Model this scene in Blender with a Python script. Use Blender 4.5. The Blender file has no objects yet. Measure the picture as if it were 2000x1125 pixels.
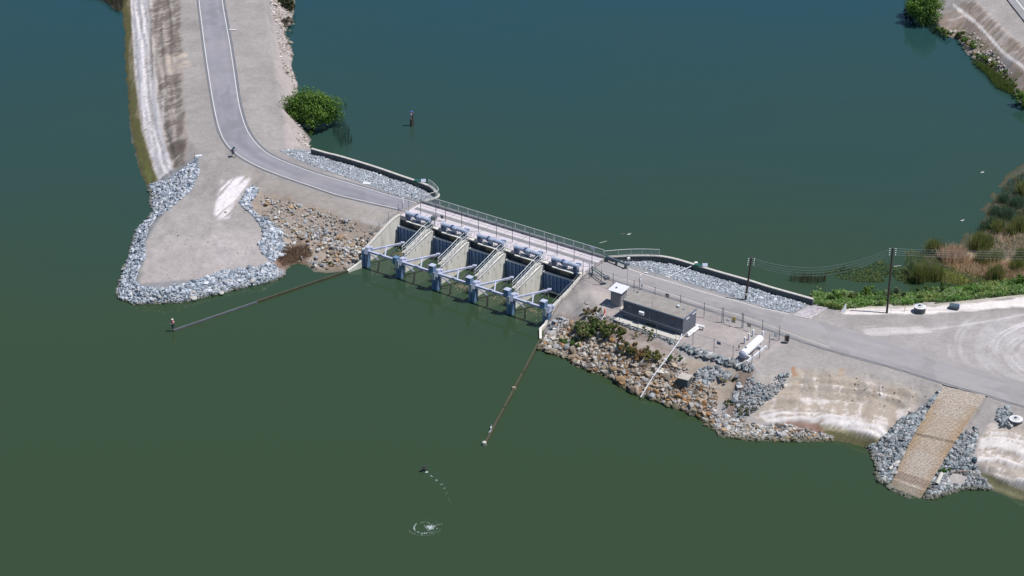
import bpy, bmesh, math, random
import numpy as np
from mathutils import Vector, Matrix, noise as mnoise
from mathutils.geometry import delaunay_2d_cdt

random.seed(7); rng = np.random.default_rng(7)
S = bpy.context.scene
R = math.radians

# ------------------------------------------------------------------ camera
F, PITCH, CH, CY = 4700.0, R(27.8), 166.0, -310.0
cam_d = bpy.data.cameras.new('camera'); cam = bpy.data.objects.new('camera', cam_d)
S.collection.objects.link(cam); S.camera = cam
cam.location = (0, CY, CH); cam.rotation_euler = (R(90) - PITCH, 0, 0)
cam_d.sensor_width = 36.0; cam_d.lens = 36.0 * F / 2000.0
cam_d.clip_start = 1.0; cam_d.clip_end = 6000.0

# ------------------------------------------------------------------ sky and sun
SUN_EL = 64.0; SUN_AZ = 99.0          # azimuth clockwise from +Y: the sun stands to the right
w = bpy.data.worlds.new('World'); S.world = w; w.use_nodes = True
nt = w.node_tree; bg = nt.nodes['Background']
sky = nt.nodes.new('ShaderNodeTexSky'); sky.sky_type = 'NISHITA'; sky.sun_disc = False
sky.sun_elevation = R(SUN_EL); sky.sun_rotation = R(SUN_AZ)
sky.air_density = 1.0; sky.dust_density = 0.0; sky.ozone_density = 4.0
nt.links.new(sky.outputs[0], bg.inputs[0]); bg.inputs[1].default_value = 0.072
sl = bpy.data.lights.new('sun', 'SUN'); sl.energy = 4.7; sl.angle = R(0.5); sl.color = (1.0, 0.965, 0.93)
so = bpy.data.objects.new('sun', sl); S.collection.objects.link(so)
sd_ = Vector((math.cos(R(SUN_EL)) * math.sin(R(SUN_AZ)), math.cos(R(SUN_EL)) * math.cos(R(SUN_AZ)), math.sin(R(SUN_EL))))
so.rotation_euler = sd_.to_track_quat('Z', 'Y').to_euler(); so.location = (60, 0, 120)
S.view_settings.view_transform = 'Standard'; S.view_settings.look = 'None'
S.view_settings.exposure = 0.09; S.view_settings.gamma = 1.0; S.view_settings.use_curve_mapping = False
S.render.engine = 'CYCLES'

# ------------------------------------------------------------------ helpers
cp, sp = math.cos(PITCH), math.sin(PITCH)
def at(px, py, z=0.0):
    """point of the place at height z, surveyed from the photograph"""
    u = (px - 1000) / F; v = (562.5 - py) / F
    dx, dy, dz = u, cp + v * sp, -sp + v * cp
    t = (z - CH) / dz
    return Vector((t * dx, CY + t * dy, z))
def to_px(x, y, z):
    d1 = y - CY; d2 = z - CH
    f = d1 * cp - d2 * sp; u = d1 * sp + d2 * cp
    return 1000 + F * x / f, 562.5 - F * u / f

# dam frame: a runs along the dam to the right, n points to the road side
O = at(782, 421, 4.5); TH = R(-34.5)
U = Vector((math.cos(TH), math.sin(TH), 0)); N = Vector((-math.sin(TH), math.cos(TH), 0))
def D(a, n, z):
    p = O + U * a + N * n
    return Vector((p.x, p.y, z))

def tag(o, label=None, cat=None, group=None, kind=None):
    if label: o['label'] = label
    if cat: o['category'] = cat
    if group: o['group'] = group
    if kind: o['kind'] = kind
    return o
def empty(name, loc, label, cat, group=None, rz=0.0):
    o = bpy.data.objects.new(name, None); S.collection.objects.link(o)
    o.location = loc; o.rotation_euler = (0, 0, rz); o.empty_display_size = 0.5
    return tag(o, label, cat, group)
def link_mesh(name, me, mat, parent=None, smooth=False):
    o = bpy.data.objects.new(name, me); S.collection.objects.link(o)
    if mat is not None: me.materials.append(mat)
    if smooth:
        me.polygons.foreach_set('use_smooth', [True] * len(me.polygons))
    if parent is not None:
        o.parent = parent
    return o
def copy_tree(o, parent=None):
    c = o.copy(); S.collection.objects.link(c)
    if parent is not None: c.parent = parent
    for ch in list(o.children): copy_tree(ch, c)
    return c
def local(parent, p):
    """world point -> coordinates of an (unparented, rotated about z only) thing"""
    q = Vector(p) - parent.location; a = -parent.rotation_euler.z
    return Vector((q.x * math.cos(a) - q.y * math.sin(a), q.x * math.sin(a) + q.y * math.cos(a), q.z))

class MB:
    """collects simple shapes and links them as one mesh object"""
    def __init__(s): s.v = []; s.f = []
    def add(s, vs, fs):
        b = len(s.v); s.v += [tuple(p) for p in vs]; s.f += [tuple(b + i for i in q) for q in fs]
    def box(s, c, size, rz=0.0, ch=0.0, rx=0.0):
        hx, hy, hz = size[0] / 2, size[1] / 2, size[2] / 2
        M = Matrix.Translation(Vector(c)) @ Matrix.Rotation(rz, 4, 'Z') @ Matrix.Rotation(rx, 4, 'X')
        if ch > 0:
            k = ch
            lo = [(-hx, -hy, -hz), (hx, -hy, -hz), (hx, hy, -hz), (-hx, hy, -hz)]
            mi = [(-hx, -hy, hz - k), (hx, -hy, hz - k), (hx, hy, hz - k), (-hx, hy, hz - k)]
            to = [(-hx + k, -hy + k, hz), (hx - k, -hy + k, hz), (hx - k, hy - k, hz), (-hx + k, hy - k, hz)]
            vs = [M @ Vector(p) for p in lo + mi + to]
            fs = [(3, 2, 1, 0)]
            for i in range(4):
                j = (i + 1) % 4
                fs += [(i, j, 4 + j, 4 + i), (4 + i, 4 + j, 8 + j, 8 + i)]
            fs.append((8, 9, 10, 11)); s.add(vs, fs); return s
        vs = [M @ Vector((x, y, z)) for z in (-hz, hz) for x, y in ((-hx, -hy), (hx, -hy), (hx, hy), (-hx, hy))]
        s.add(vs, [(3, 2, 1, 0), (4, 5, 6, 7), (0, 1, 5, 4), (1, 2, 6, 5), (2, 3, 7, 6), (3, 0, 4, 7)]); return s
    def tube(s, pts, r, n=6, r2=None):
        pts = [Vector(p) for p in pts]; m = len(pts); b = len(s.v)
        for i, p in enumerate(pts):
            d = (pts[min(i + 1, m - 1)] - pts[max(i - 1, 0)]).normalized()
            up = Vector((0, 0, 1)) if abs(d.z) < 0.95 else Vector((0, 1, 0))
            x = d.cross(up).normalized(); y = x.cross(d)
            rr = r if r2 is None else r + (r2 - r) * i / (m - 1)
            for k in range(n):
                t = 2 * math.pi * (k + .5) / n
                s.v.append(tuple(p + x * rr * math.cos(t) + y * rr * math.sin(t)))
        for i in range(m - 1):
            for k in range(n):
                j = (k + 1) % n
                s.f.append((b + i * n + k, b + i * n + j, b + (i + 1) * n + j, b + (i + 1) * n + k))
        s.f.append(tuple(b + k for k in range(n))[::-1]); s.f.append(tuple(b + (m - 1) * n + k for k in range(n)))
        return s
    def bar(s, p, q, wd, ht):
        """rectangular bar from p to q"""
        p, q = Vector(p), Vector(q); d = (q - p).normalized()
        up = Vector((0, 0, 1)) if abs(d.z) < 0.95 else Vector((0, 1, 0))
        x = d.cross(up).normalized() * wd / 2; y = x.normalized().cross(d) * ht / 2
        vs = [c + i * x + j * y for c in (p, q) for i, j in ((-1, -1), (1, -1), (1, 1), (-1, 1))]
        s.add(vs, [(3, 2, 1, 0), (4, 5, 6, 7), (0, 1, 5, 4), (1, 2, 6, 5), (2, 3, 7, 6), (3, 0, 4, 7)]); return s
    def lathe(s, c, prof, n=16, axis=None):
        """prof: list of (r, h) turned about z (or axis) through c"""
        c = Vector(c); Z = Vector(axis).normalized() if axis is not None else Vector((0, 0, 1))
        X = Z.orthogonal().normalized(); Y = Z.cross(X); b = len(s.v)
        for r, h in prof:
            for k in range(n):
                t = 2 * math.pi * k / n
                s.v.append(tuple(c + Z * h + X * r * math.cos(t) + Y * r * math.sin(t)))
        for i in range(len(prof) - 1):
            for k in range(n):
                j = (k + 1) % n
                s.f.append((b + i * n + k, b + i * n + j, b + (i + 1) * n + j, b + (i + 1) * n + k))
        s.f.append(tuple(b + k for k in range(n))[::-1])
        s.f.append(tuple(b + (len(prof) - 1) * n + k for k in range(n))); return s
    def prism(s, poly, vec):
        """closed polygon (3-D points) swept along vec"""
        m = len(poly); vec = Vector(vec)
        vs = [Vector(p) for p in poly] + [Vector(p) + vec for p in poly]
        fs = [tuple(range(m))[::-1], tuple(range(m, 2 * m))] + [(i, (i + 1) % m, m + (i + 1) % m, m + i) for i in range(m)]
        s.add(vs, fs); return s
    def wall(s, pts, th, depth):
        """wall following pts (3-D top line), thickness th, going down to z=depth"""
        m = len(pts); pts = [Vector(p) for p in pts]; b = len(s.v)
        for i, p in enumerate(pts):
            d = pts[min(i + 1, m - 1)] - pts[max(i - 1, 0)]; d.z = 0; d.normalize()
            x = Vector((d.y, -d.x, 0)) * th / 2
            s.v += [tuple(p - x), tuple(p + x), (p.x + x.x, p.y + x.y, depth), (p.x - x.x, p.y - x.y, depth)]
        for i in range(m - 1):
            for k in range(4):
                j = (k + 1) % 4
                s.f.append((b + 4 * i + k, b + 4 * i + j, b + 4 * i + 4 + j, b + 4 * i + 4 + k))
        s.f.append((b, b + 3, b + 2, b + 1)); e = b + 4 * (m - 1); s.f.append((e, e + 1, e + 2, e + 3)); return s
    def build(s, name, mat, parent=None, smooth=False, label=None, kind=None):
        vs = [local(parent, p) for p in s.v] if (parent is not None and parent.parent is None and parent.type == 'EMPTY') else s.v
        me = bpy.data.meshes.new(name); me.from_pydata([tuple(p) for p in vs], [], s.f)
        bm = bmesh.new(); bm.from_mesh(me); bmesh.ops.recalc_face_normals(bm, faces=bm.faces); bm.to_mesh(me); bm.free()
        if smooth:
            me.polygons.foreach_set('use_smooth', [True] * len(me.polygons))
            if hasattr(me, 'set_sharp_from_angle'): me.set_sharp_from_angle(angle=R(40))
        o = bpy.data.objects.new(name, me); S.collection.objects.link(o); me.materials.append(mat)
        if parent is not None: o.parent = parent
        if label: o['label'] = label
        if kind: o['kind'] = kind
        return o

def fast_mesh(name, verts, faces, mat, col=None, smooth=False):
    """numpy mesh: verts (n,3), faces (m,k)"""
    me = bpy.data.meshes.new(name); n = len(verts); m, k = faces.shape
    me.vertices.add(n); me.vertices.foreach_set('co', np.ascontiguousarray(verts, dtype=np.float32).ravel())
    me.loops.add(m * k); me.loops.foreach_set('vertex_index', np.ascontiguousarray(faces, dtype=np.int32).ravel())
    me.polygons.add(m); me.polygons.foreach_set('loop_start', np.arange(0, m * k, k, dtype=np.int32))
    me.polygons.foreach_set('loop_total', np.full(m, k, dtype=np.int32))
    me.polygons.foreach_set('use_smooth', np.full(m, smooth))
    if col is not None:
        a = me.color_attributes.new('Col', 'FLOAT_COLOR', 'POINT')
        c4 = np.ones((n, 4), dtype=np.float32); c4[:, :3] = col; a.data.foreach_set('color', c4.ravel())
    me.update(calc_edges=True); me.materials.append(mat)
    o = bpy.data.objects.new(name, me); S.collection.objects.link(o); return o

# ------------------------------------------------------------------ noise (numpy)
_perm = rng.random((256, 256)).astype(np.float32)
def vnoise(x, y):
    xi = np.floor(x).astype(int); yi = np.floor(y).astype(int); fx = x - xi; fy = y - yi
    fx = fx * fx * (3 - 2 * fx); fy = fy * fy * (3 - 2 * fy)
    g = lambda i, j: _perm[i & 255, j & 255]
    return (g(xi, yi) * (1 - fx) + g(xi + 1, yi) * fx) * (1 - fy) + (g(xi, yi + 1) * (1 - fx) + g(xi + 1, yi + 1) * fx) * fy
def fbm(x, y, o=4):
    s = 0; a = .5; t = 0
    for i in range(o):
        s = s + a * vnoise(x + 17.3 * i, y + 9.1 * i); t += a; x = x * 2.03; y = y * 2.03; a *= .5
    return s / t
def afbm(x, y, ang, su, sv, o=4):
    """noise stretched along direction ang (degrees): su along, sv across (cycles per metre)"""
    c, s_ = math.cos(R(ang)), math.sin(R(ang))
    return fbm((x * c + y * s_) * su + 50, (-x * s_ + y * c) * sv + 50, o)
def smooth01(t): t = np.clip(t, 0, 1); return t * t * (3 - 2 * t)
def inside(poly, X, Y):
    r = np.zeros(X.shape, bool); n = len(poly)
    for i in range(n):
        x1, y1 = poly[i][:2]; x2, y2 = poly[(i + 1) % n][:2]
        if y1 == y2: continue
        c = ((y1 > Y) != (y2 > Y)) & (X < (x2 - x1) * (Y - y1) / (y2 - y1) + x1); r ^= c
    return r
def dist_poly(poly, X, Y, closed=True):
    d = np.full(X.shape, 1e9, dtype=np.float32); n = len(poly)
    for i in range(n if closed else n - 1):
        x1, y1 = poly[i][:2]; x2, y2 = poly[(i + 1) % n][:2]; ex, ey = x2 - x1, y2 - y1; L = ex * ex + ey * ey + 1e-9
        t = np.clip(((X - x1) * ex + (Y - y1) * ey) / L, 0, 1)
        d = np.minimum(d, (X - x1 - t * ex) ** 2 + (Y - y1 - t * ey) ** 2)
    return np.sqrt(d)
def sdf(poly, X, Y):
    d = dist_poly(poly, X, Y); return np.where(inside(poly, X, Y), d, -d)
def resample(pts, step):
    out = []
    for i in range(len(pts) - 1):
        p, q = np.array(pts[i], float), np.array(pts[i + 1], float)
        n = max(1, int(math.hypot(*(q - p)[:2]) / step))
        for k in range(n): out.append(tuple(p + (q - p) * k / n))
    out.append(tuple(np.array(pts[-1], float))); return out
def spline(pts, per=6):
    P_ = [np.array(p, float) for p in pts]; P_ = [2 * P_[0] - P_[1]] + P_ + [2 * P_[-1] - P_[-2]]; out = []
    for i in range(1, len(P_) - 2):
        for k in range(per):
            t = k / per; a, b, c, d = P_[i - 1:i + 3]
            out.append(tuple(.5 * ((2 * b) + (c - a) * t + (2 * a - 5 * b + 4 * c - d) * t * t + (3 * b - a - 3 * c + d) * t ** 3)))
    out.append(tuple(P_[-2])); return out

# ------------------------------------------------------------------ materials
def new_mat(name):
    m = bpy.data.materials.new(name); m.use_nodes = True; return m, m.node_tree, m.node_tree.nodes['Principled BSDF']
def mat(name, col, rough=.7, var=.18, scale=3.0, bump=.0, bscale=None, metal=0.0, stain=None, stain_amt=.0, coords='Object', zs=1.0, spec=.5):
    m, t, b = new_mat(name); L = t.links; Nn = t.nodes
    b.inputs['Roughness'].default_value = rough; b.inputs['Metallic'].default_value = metal
    b.inputs['Specular IOR Level'].default_value = spec
    tc = Nn.new('ShaderNodeTexCoord'); mp = Nn.new('ShaderNodeMapping'); mp.inputs['Scale'].default_value = (1, 1, zs)
    if coords == 'World':
        ge = Nn.new('ShaderNodeNewGeometry'); L.new(ge.outputs['Position'], mp.inputs[0])
    else: L.new(tc.outputs['Object'], mp.inputs[0])
    n1 = Nn.new('ShaderNodeTexNoise'); n1.inputs['Scale'].default_value = scale; n1.inputs['Detail'].default_value = 6; n1.inputs['Roughness'].default_value = .65
    L.new(mp.outputs[0], n1.inputs['Vector'])
    mr = Nn.new('ShaderNodeMapRange'); mr.inputs[1].default_value = .3; mr.inputs[2].default_value = .7
    mr.inputs[3].default_value = 1 - var; mr.inputs[4].default_value = 1 + var; L.new(n1.outputs[0], mr.inputs[0])
    mx = Nn.new('ShaderNodeVectorMath'); mx.operation = 'SCALE'; mx.inputs[0].default_value = col[:3]; L.new(mr.outputs[0], mx.inputs['Scale'])
    last = mx.outputs[0]
    if stain:
        n2 = Nn.new('ShaderNodeTexNoise'); n2.inputs['Scale'].default_value = scale * .6; n2.inputs['Detail'].default_value = 5
        L.new(mp.outputs[0], n2.inputs['Vector']); m2 = Nn.new('ShaderNodeMapRange')
        m2.inputs[1].default_value = .5; m2.inputs[2].default_value = .68; m2.inputs[3].default_value = 0; m2.inputs[4].default_value = stain_amt
        L.new(n2.outputs[0], m2.inputs[0]); mi = Nn.new('ShaderNodeMix'); mi.data_type = 'RGBA'
        L.new(m2.outputs[0], mi.inputs[0]); L.new(last, mi.inputs[6]); mi.inputs[7].default_value = (*stain, 1); last = mi.outputs[2]
    L.new(last, b.inputs['Base Color'])
    if bump > 0:
        n3 = Nn.new('ShaderNodeTexNoise'); n3.inputs['Scale'].default_value = bscale or scale * 4; n3.inputs['Detail'].default_value = 5
        L.new(mp.outputs[0], n3.inputs['Vector']); bp = Nn.new('ShaderNodeBump'); bp.inputs['Strength'].default_value = bump; bp.inputs['Distance'].default_value = .05
        L.new(n3.outputs[0], bp.inputs['Height']); L.new(bp.outputs[0], b.inputs['Normal'])
    return m
def mat_attr(name, rough=.85, var=.2, scales=(1.2, 9.0), bump=.4, trans=0.0, spec=.3):
    """albedo from the mesh's Col attribute times noise in place coordinates"""
    m, t, b = new_mat(name); L = t.links; Nn = t.nodes
    b.inputs['Roughness'].default_value = rough; b.inputs['Specular IOR Level'].default_value = spec
    at_ = Nn.new('ShaderNodeAttribute'); at_.attribute_name = 'Col'; ge = Nn.new('ShaderNodeNewGeometry')
    last = at_.outputs['Color']
    for s_ in scales:
        n1 = Nn.new('ShaderNodeTexNoise'); n1.inputs['Scale'].default_value = s_; n1.inputs['Detail'].default_value = 6; n1.inputs['Roughness'].default_value = .7
        L.new(ge.outputs['Position'], n1.inputs['Vector'])
        mr = Nn.new('ShaderNodeMapRange'); mr.inputs[1].default_value = .3; mr.inputs[2].default_value = .7; mr.inputs[3].default_value = 1 - var; mr.inputs[4].default_value = 1 + var
        L.new(n1.outputs[0], mr.inputs[0]); mx = Nn.new('ShaderNodeVectorMath'); mx.operation = 'SCALE'
        L.new(last, mx.inputs[0]); L.new(mr.outputs[0], mx.inputs['Scale']); last = mx.outputs[0]
    L.new(last, b.inputs['Base Color'])
    if bump:
        bp = Nn.new('ShaderNodeBump'); bp.inputs['Strength'].default_value = bump; bp.inputs['Distance'].default_value = .06
        L.new(n1.outputs[0], bp.inputs['Height']); L.new(bp.outputs[0], b.inputs['Normal'])
    if trans:
        tr = Nn.new('ShaderNodeBsdfTranslucent'); L.new(last, tr.inputs[0]); ms = Nn.new('ShaderNodeMixShader'); ms.inputs[0].default_value = trans
        L.new(b.outputs[0], ms.inputs[1]); L.new(tr.outputs[0], ms.inputs[2]); L.new(ms.outputs[0], Nn['Material Output'].inputs[0])
    return m

M = {}
M['ground'] = mat_attr('ground_soil', .92, .13, (.35, 2.2, 14.0), .5)
M['stones'] = mat_attr('quarry_stone', .85, .16, (3.0, 20.0), .5)
M['leaves'] = mat_attr('foliage', .6, .15, (2.0,), 0, .4, .4)
M['asphalt'] = mat('asphalt', (.225, .222, .258), .9, .09, .5, .2, 40, coords='World', stain=(.16, .16, .19), stain_amt=.35)
M['asphalt_new'] = mat('patched_asphalt', (.15, .155, .175), .9, .09, .5, .2, 40, coords='World')
M['asphalt_pale'] = mat('worn_pale_asphalt', (.255, .25, .265), .9, .1, .45, .2, 40, coords='World', stain=(.2, .2, .225), stain_amt=.5)
M['paint'] = mat('road_paint', (.72, .71, .70), .7, .16, 6, coords='World', stain=(.4, .38, .38), stain_amt=.4)
M['paint_old'] = mat('worn_yellowish_paint', (.62, .55, .48), .7, .2, 6, coords='World', stain=(.35, .32, .3), stain_amt=.6)
M['deck'] = mat('deck_concrete', (.54, .50, .53), .85, .08, .8, .15, 30, coords='World', stain=(.42, .39, .42), stain_amt=.45)
M['strip'] = mat('worn_deck_band', (.22, .215, .225), .85, .16, 1.5, .15, 30, coords='World')
M['wall'] = mat('weathered_concrete', (.70, .675, .61), .85, .14, 2.0, .2, 20, coords='World', zs=.14, stain=(.36, .33, .27), stain_amt=.55)
M['wall_dark'] = mat('dark_shaded_concrete', (.085, .10, .11), .85, .25, 1.1, .2, 20, coords='World', zs=.35, stain=(.07, .07, .06), stain_amt=.6)  # shade of sunless faces is in this colour; also plain dark joints
M['cap'] = mat('wall_cap_concrete', (.50, .48, .44), .85, .12, 2, .15, 20, coords='World')
M['algae_wall'] = mat('algae_covered_concrete', (.058, .058, .032), .7, .3, 1.5, .3, 12, coords='World', stain=(.05, .045, .035), stain_amt=.5)
M['steel'] = mat('pale_blue_steel_paint', (.45, .48, .61), .45, .14, 2, .0, stain=(.28, .28, .36), stain_amt=.4)
M['pile'] = mat('blue_pile_paint', (.13, .22, .36), .4, .2, 1.5, .1, 10, stain=(.05, .07, .10), stain_amt=.5)
M['gate'] = mat('slate_blue_gate_paint', (.14, .235, .43), .5, .18, 2.5, .05, 10, zs=.3, stain=(.05, .07, .11), stain_amt=.5)
M['gate_rib'] = mat('lighter_gate_paint', (.25, .36, .55), .5, .18, 2.5, zs=.3)
M['galv'] = mat('galvanised_steel', (.52, .56, .60), .4, .1, 6, metal=.35)
M['rail'] = mat('pale_handrail', (.52, .56, .57), .45, .08, 6, metal=.1)
M['wire'] = mat('fence_wire', (.30, .33, .36), .5, .1, 6, metal=.3)
M['post'] = mat('dark_fence_post', (.12, .14, .17), .5, .15, 6, metal=.2)
M['motor'] = mat('hoist_blue_enamel', (.36, .42, .54), .3, .1, 3, metal=.1, stain=(.2, .25, .4), stain_amt=.4)
M['motor_dk'] = mat('dark_blue_enamel', (.055, .095, .20), .35, .2, 3, stain=(.03, .04, .08), stain_amt=.4)
M['white'] = mat('white_enamel', (.80, .80, .80), .35, .03, 3)
M['white2'] = mat('weathered_white_panel', (.66, .67, .72), .5, .08, 3, stain=(.5, .48, .46), stain_amt=.4)
M['block'] = None
M['roof'] = mat('roof_gravel', (.27, .25, .235), .95, .14, 1.2, .5, 22, stain=(.21, .19, .17), stain_amt=.5)
M['trim'] = mat('blue_grey_fascia', (.17, .21, .29), .5, .1, 4)
M['siding'] = mat('grey_board_siding', (.34, .33, .35), .75, .12, 3, .1, 12, zs=.25)
M['tin'] = mat('pale_sheet_roof', (.66, .66, .72), .4, .06, 3, stain=(.5, .5, .55), stain_amt=.4)
M['wood'] = mat('creosoted_timber', (.07, .052, .045), .85, .3, 5, .4, 14, zs=.15)
M['drift'] = mat('driftwood', (.30, .24, .17), .85, .3, 5, .4, 14)
M['black'] = mat('black_plastic', (.018, .02, .026), .4, .1, 4)
M['green'] = mat('green_enamel', (.02, .10, .07), .4, .2, 4)
M['teal'] = mat('weathered_teal_steel', (.06, .10, .13), .5, .3, 4, stain=(.15, .1, .07), stain_amt=.4)
M['blue'] = mat('faded_blue_plastic', (.07, .13, .24), .45, .15, 4)
M['orange'] = mat('orange_rubber', (.75, .12, .03), .5, .08, 4)
M['yellow'] = mat('yellow_sign_face', (.55, .42, .06), .5, .1, 5)
M['tan'] = mat('tan_sign_face', (.38, .35, .28), .6, .15, 5)
M['skin'] = mat('skin', (.34, .2, .14), .55, .05, 4)
M['pink'] = mat('pink_shirt', (.72, .33, .34), .8, .08, 4)
M['navy'] = mat('navy_cloth', (.02, .04, .10), .85, .15, 4)
M['bluecloth'] = mat('blue_cloth', (.05, .14, .40), .8, .12, 4)
M['greycloth'] = mat('grey_cloth', (.32, .34, .38), .8, .12, 4)
M['tealcloth'] = mat('teal_cloth', (.03, .20, .26), .8, .12, 4)
M['cream'] = mat('cream_straw', (.7, .68, .6), .8, .08, 4)
M['feather'] = mat('grey_feathers', (.42, .44, .48), .7, .2, 9)
M['dfeather'] = mat('black_feathers', (.018, .018, .02), .6, .2, 9)
M['foam'] = mat('white_water', (.62, .68, .70), .5, .15, 9)
_t = M['foam'].node_tree; _tr = _t.nodes.new('ShaderNodeBsdfTransparent'); _ms = _t.nodes.new('ShaderNodeMixShader'); _ms.inputs[0].default_value = .62
_t.links.new(_tr.outputs[0], _ms.inputs[1]); _t.links.new(_t.nodes['Principled BSDF'].outputs[0], _ms.inputs[2]); _t.links.new(_ms.outputs[0], _t.nodes['Material Output'].inputs[0])
M['box'] = mat('weathered_box_concrete', (.42, .39, .35), .85, .15, 2, .2, 20, stain=(.2, .17, .13), stain_amt=.4)

# block wall: small courses as relief and colour
m, t, b = new_mat('grey_block_masonry'); L = t.links
br = t.nodes.new('ShaderNodeTexBrick'); tc = t.nodes.new('ShaderNodeTexCoord'); sx = t.nodes.new('ShaderNodeSeparateXYZ'); cx = t.nodes.new('ShaderNodeCombineXYZ'); ad = t.nodes.new('ShaderNodeMath')
L.new(tc.outputs['Object'], sx.inputs[0]); L.new(sx.outputs[0], ad.inputs[0]); L.new(sx.outputs[1], ad.inputs[1]); L.new(ad.outputs[0], cx.inputs[0]); L.new(sx.outputs[2], cx.inputs[1])
L.new(cx.outputs[0], br.inputs['Vector']); br.inputs['Scale'].default_value = 1; br.inputs['Brick Width'].default_value = .4; br.inputs['Row Height'].default_value = .2; br.inputs['Mortar Size'].default_value = .012
br.inputs['Color1'].default_value = (.155, .17, .21, 1); br.inputs['Color2'].default_value = (.125, .14, .175, 1); br.inputs['Mortar'].default_value = (.10, .105, .12, 1)
nz = t.nodes.new('ShaderNodeTexNoise'); nz.inputs['Scale'].default_value = 1.2; nz.inputs['Detail'].default_value = 5; L.new(tc.outputs['Object'], nz.inputs['Vector'])
mr = t.nodes.new('ShaderNodeMapRange'); mr.inputs[3].default_value = .75; mr.inputs[4].default_value = 1.25; L.new(nz.outputs[0], mr.inputs[0])
vm = t.nodes.new('ShaderNodeVectorMath'); vm.operation = 'SCALE'; L.new(br.outputs[0], vm.inputs[0]); L.new(mr.outputs[0], vm.inputs['Scale']); L.new(vm.outputs[0], b.inputs['Base Color'])
bp = t.nodes.new('ShaderNodeBump'); bp.inputs['Distance'].default_value = .02; bp.inputs['Strength'].default_value = .6; bp.invert = True; L.new(br.outputs['Fac'], bp.inputs['Height']); L.new(bp.outputs[0], b.inputs['Normal'])
b.inputs['Roughness'].default_value = .9; M['block'] = m

# water: turbid green body with a glossy surface
m, t, b = new_mat('turbid_water'); L = t.links
ge = t.nodes.new('ShaderNodeNewGeometry')
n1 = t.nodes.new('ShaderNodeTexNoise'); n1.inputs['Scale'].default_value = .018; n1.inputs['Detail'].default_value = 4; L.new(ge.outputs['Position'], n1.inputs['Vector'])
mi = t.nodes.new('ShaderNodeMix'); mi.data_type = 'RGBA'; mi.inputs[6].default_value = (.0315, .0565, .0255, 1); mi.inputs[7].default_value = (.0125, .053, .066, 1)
# body colour turns teal farther off, standing in for sky reflection
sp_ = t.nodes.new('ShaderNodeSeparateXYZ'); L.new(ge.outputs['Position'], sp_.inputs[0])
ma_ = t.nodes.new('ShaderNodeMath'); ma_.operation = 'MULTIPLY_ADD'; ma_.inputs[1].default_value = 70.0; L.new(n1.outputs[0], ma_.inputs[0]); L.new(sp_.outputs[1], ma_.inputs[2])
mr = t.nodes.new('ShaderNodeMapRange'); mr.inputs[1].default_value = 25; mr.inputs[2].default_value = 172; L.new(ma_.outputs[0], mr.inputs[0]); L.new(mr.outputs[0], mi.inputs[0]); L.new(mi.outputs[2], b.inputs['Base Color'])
b.inputs['Roughness'].default_value = .07; b.inputs['IOR'].default_value = 1.37
mp = t.nodes.new('ShaderNodeMapping'); mp.inputs['Scale'].default_value = (1, .6, 1); mp.inputs['Rotation'].default_value = (0, 0, .5); L.new(ge.outputs['Position'], mp.inputs[0])
n2 = t.nodes.new('ShaderNodeTexNoise'); n2.inputs['Scale'].default_value = .9; n2.inputs['Detail'].default_value = 4; n2.inputs['Roughness'].default_value = .55; L.new(mp.outputs[0], n2.inputs['Vector'])
bp = t.nodes.new('ShaderNodeBump'); bp.inputs['Strength'].default_value = .05; bp.inputs['Distance'].default_value = .25; L.new(n2.outputs[0], bp.inputs['Height']); L.new(bp.outputs[0], b.inputs['Normal'])
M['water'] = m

# ------------------------------------------------------------------ water sheet
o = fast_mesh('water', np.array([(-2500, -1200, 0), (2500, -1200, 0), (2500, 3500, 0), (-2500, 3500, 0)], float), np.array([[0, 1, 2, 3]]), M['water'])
tag(o, kind='structure')

# ------------------------------------------------------------------ terrain
WL = [(608.4, 291), (640, 300), (664.8, 306), (732, 326.4), (780, 343), (808.8, 352.8), (837.6, 363.6), (849.6, 373), (855.6, 385)]   # left retaining wall, top line z 4.6
WR = [(1182.5, 503), (1225, 500.5), (1260, 500), (1287.5, 501), (1312.5, 505), (1335, 511), (1372.5, 522.5), (1415, 535), (1465, 549), (1502.5, 561), (1588, 585)]
WZ = 4.6
def inner(line, z, off):
    """plan line moved off metres towards the camera side"""
    pts = [at(x, y, z) for x, y in line]; out = []
    for i, p in enumerate(pts):
        d = pts[min(i + 1, len(pts) - 1)] - pts[max(i - 1, 0)]; d.z = 0; d.normalize()
        out.append(p + Vector((d.y, -d.x, 0)) * off)
    return out
shoreL = [(232, -60), (238, 20), (243, 60), (245, 120), (250, 200), (258, 270), (272, 330), (283, 358), (290, 368), (295, 381), (293, 398), (298, 412), (290, 427), (267, 448), (259, 473), (251, 501), (240, 532), (227, 571), (234, 586), (262, 595), (310, 593), (354, 592), (371, 587), (402, 580), (436, 573), (464, 565), (500, 558), (534, 549), (557, 539), (560, 528), (570, 518), (581, 514), (598, 518), (612, 530), (640, 533), (668, 531), (692, 521), (712, 519)]
shoreE = [(606, 289), (602, 261), (583, 251), (580, 187), (581, 165), (575, 149), (569, 128), (573, 107), (562, 83), (554, 67), (567, 48), (573, 27), (575, 0), (572, -60)]
shoreR = [(1062, 640), (1058, 657), (1051, 682), (1082, 692), (1110, 700), (1122, 714), (1150, 725), (1180, 732), (1212, 755), (1232, 767), (1252, 775), (1280, 782), (1325, 800), (1362, 815), (1385, 832), (1405, 850), (1437, 855), (1475, 861), (1499, 860), (1544, 860), (1592, 863), (1622, 862), (1658, 867), (1688, 874), (1703, 887), (1712, 914), (1712, 935), (1730, 950), (1745, 959), (1772, 970), (1794, 975), (1827, 974), (1857, 965), (1881, 955), (1935, 957), (1956, 965), (2001, 977), (2080, 1010), (2160, 1030)]
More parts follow.
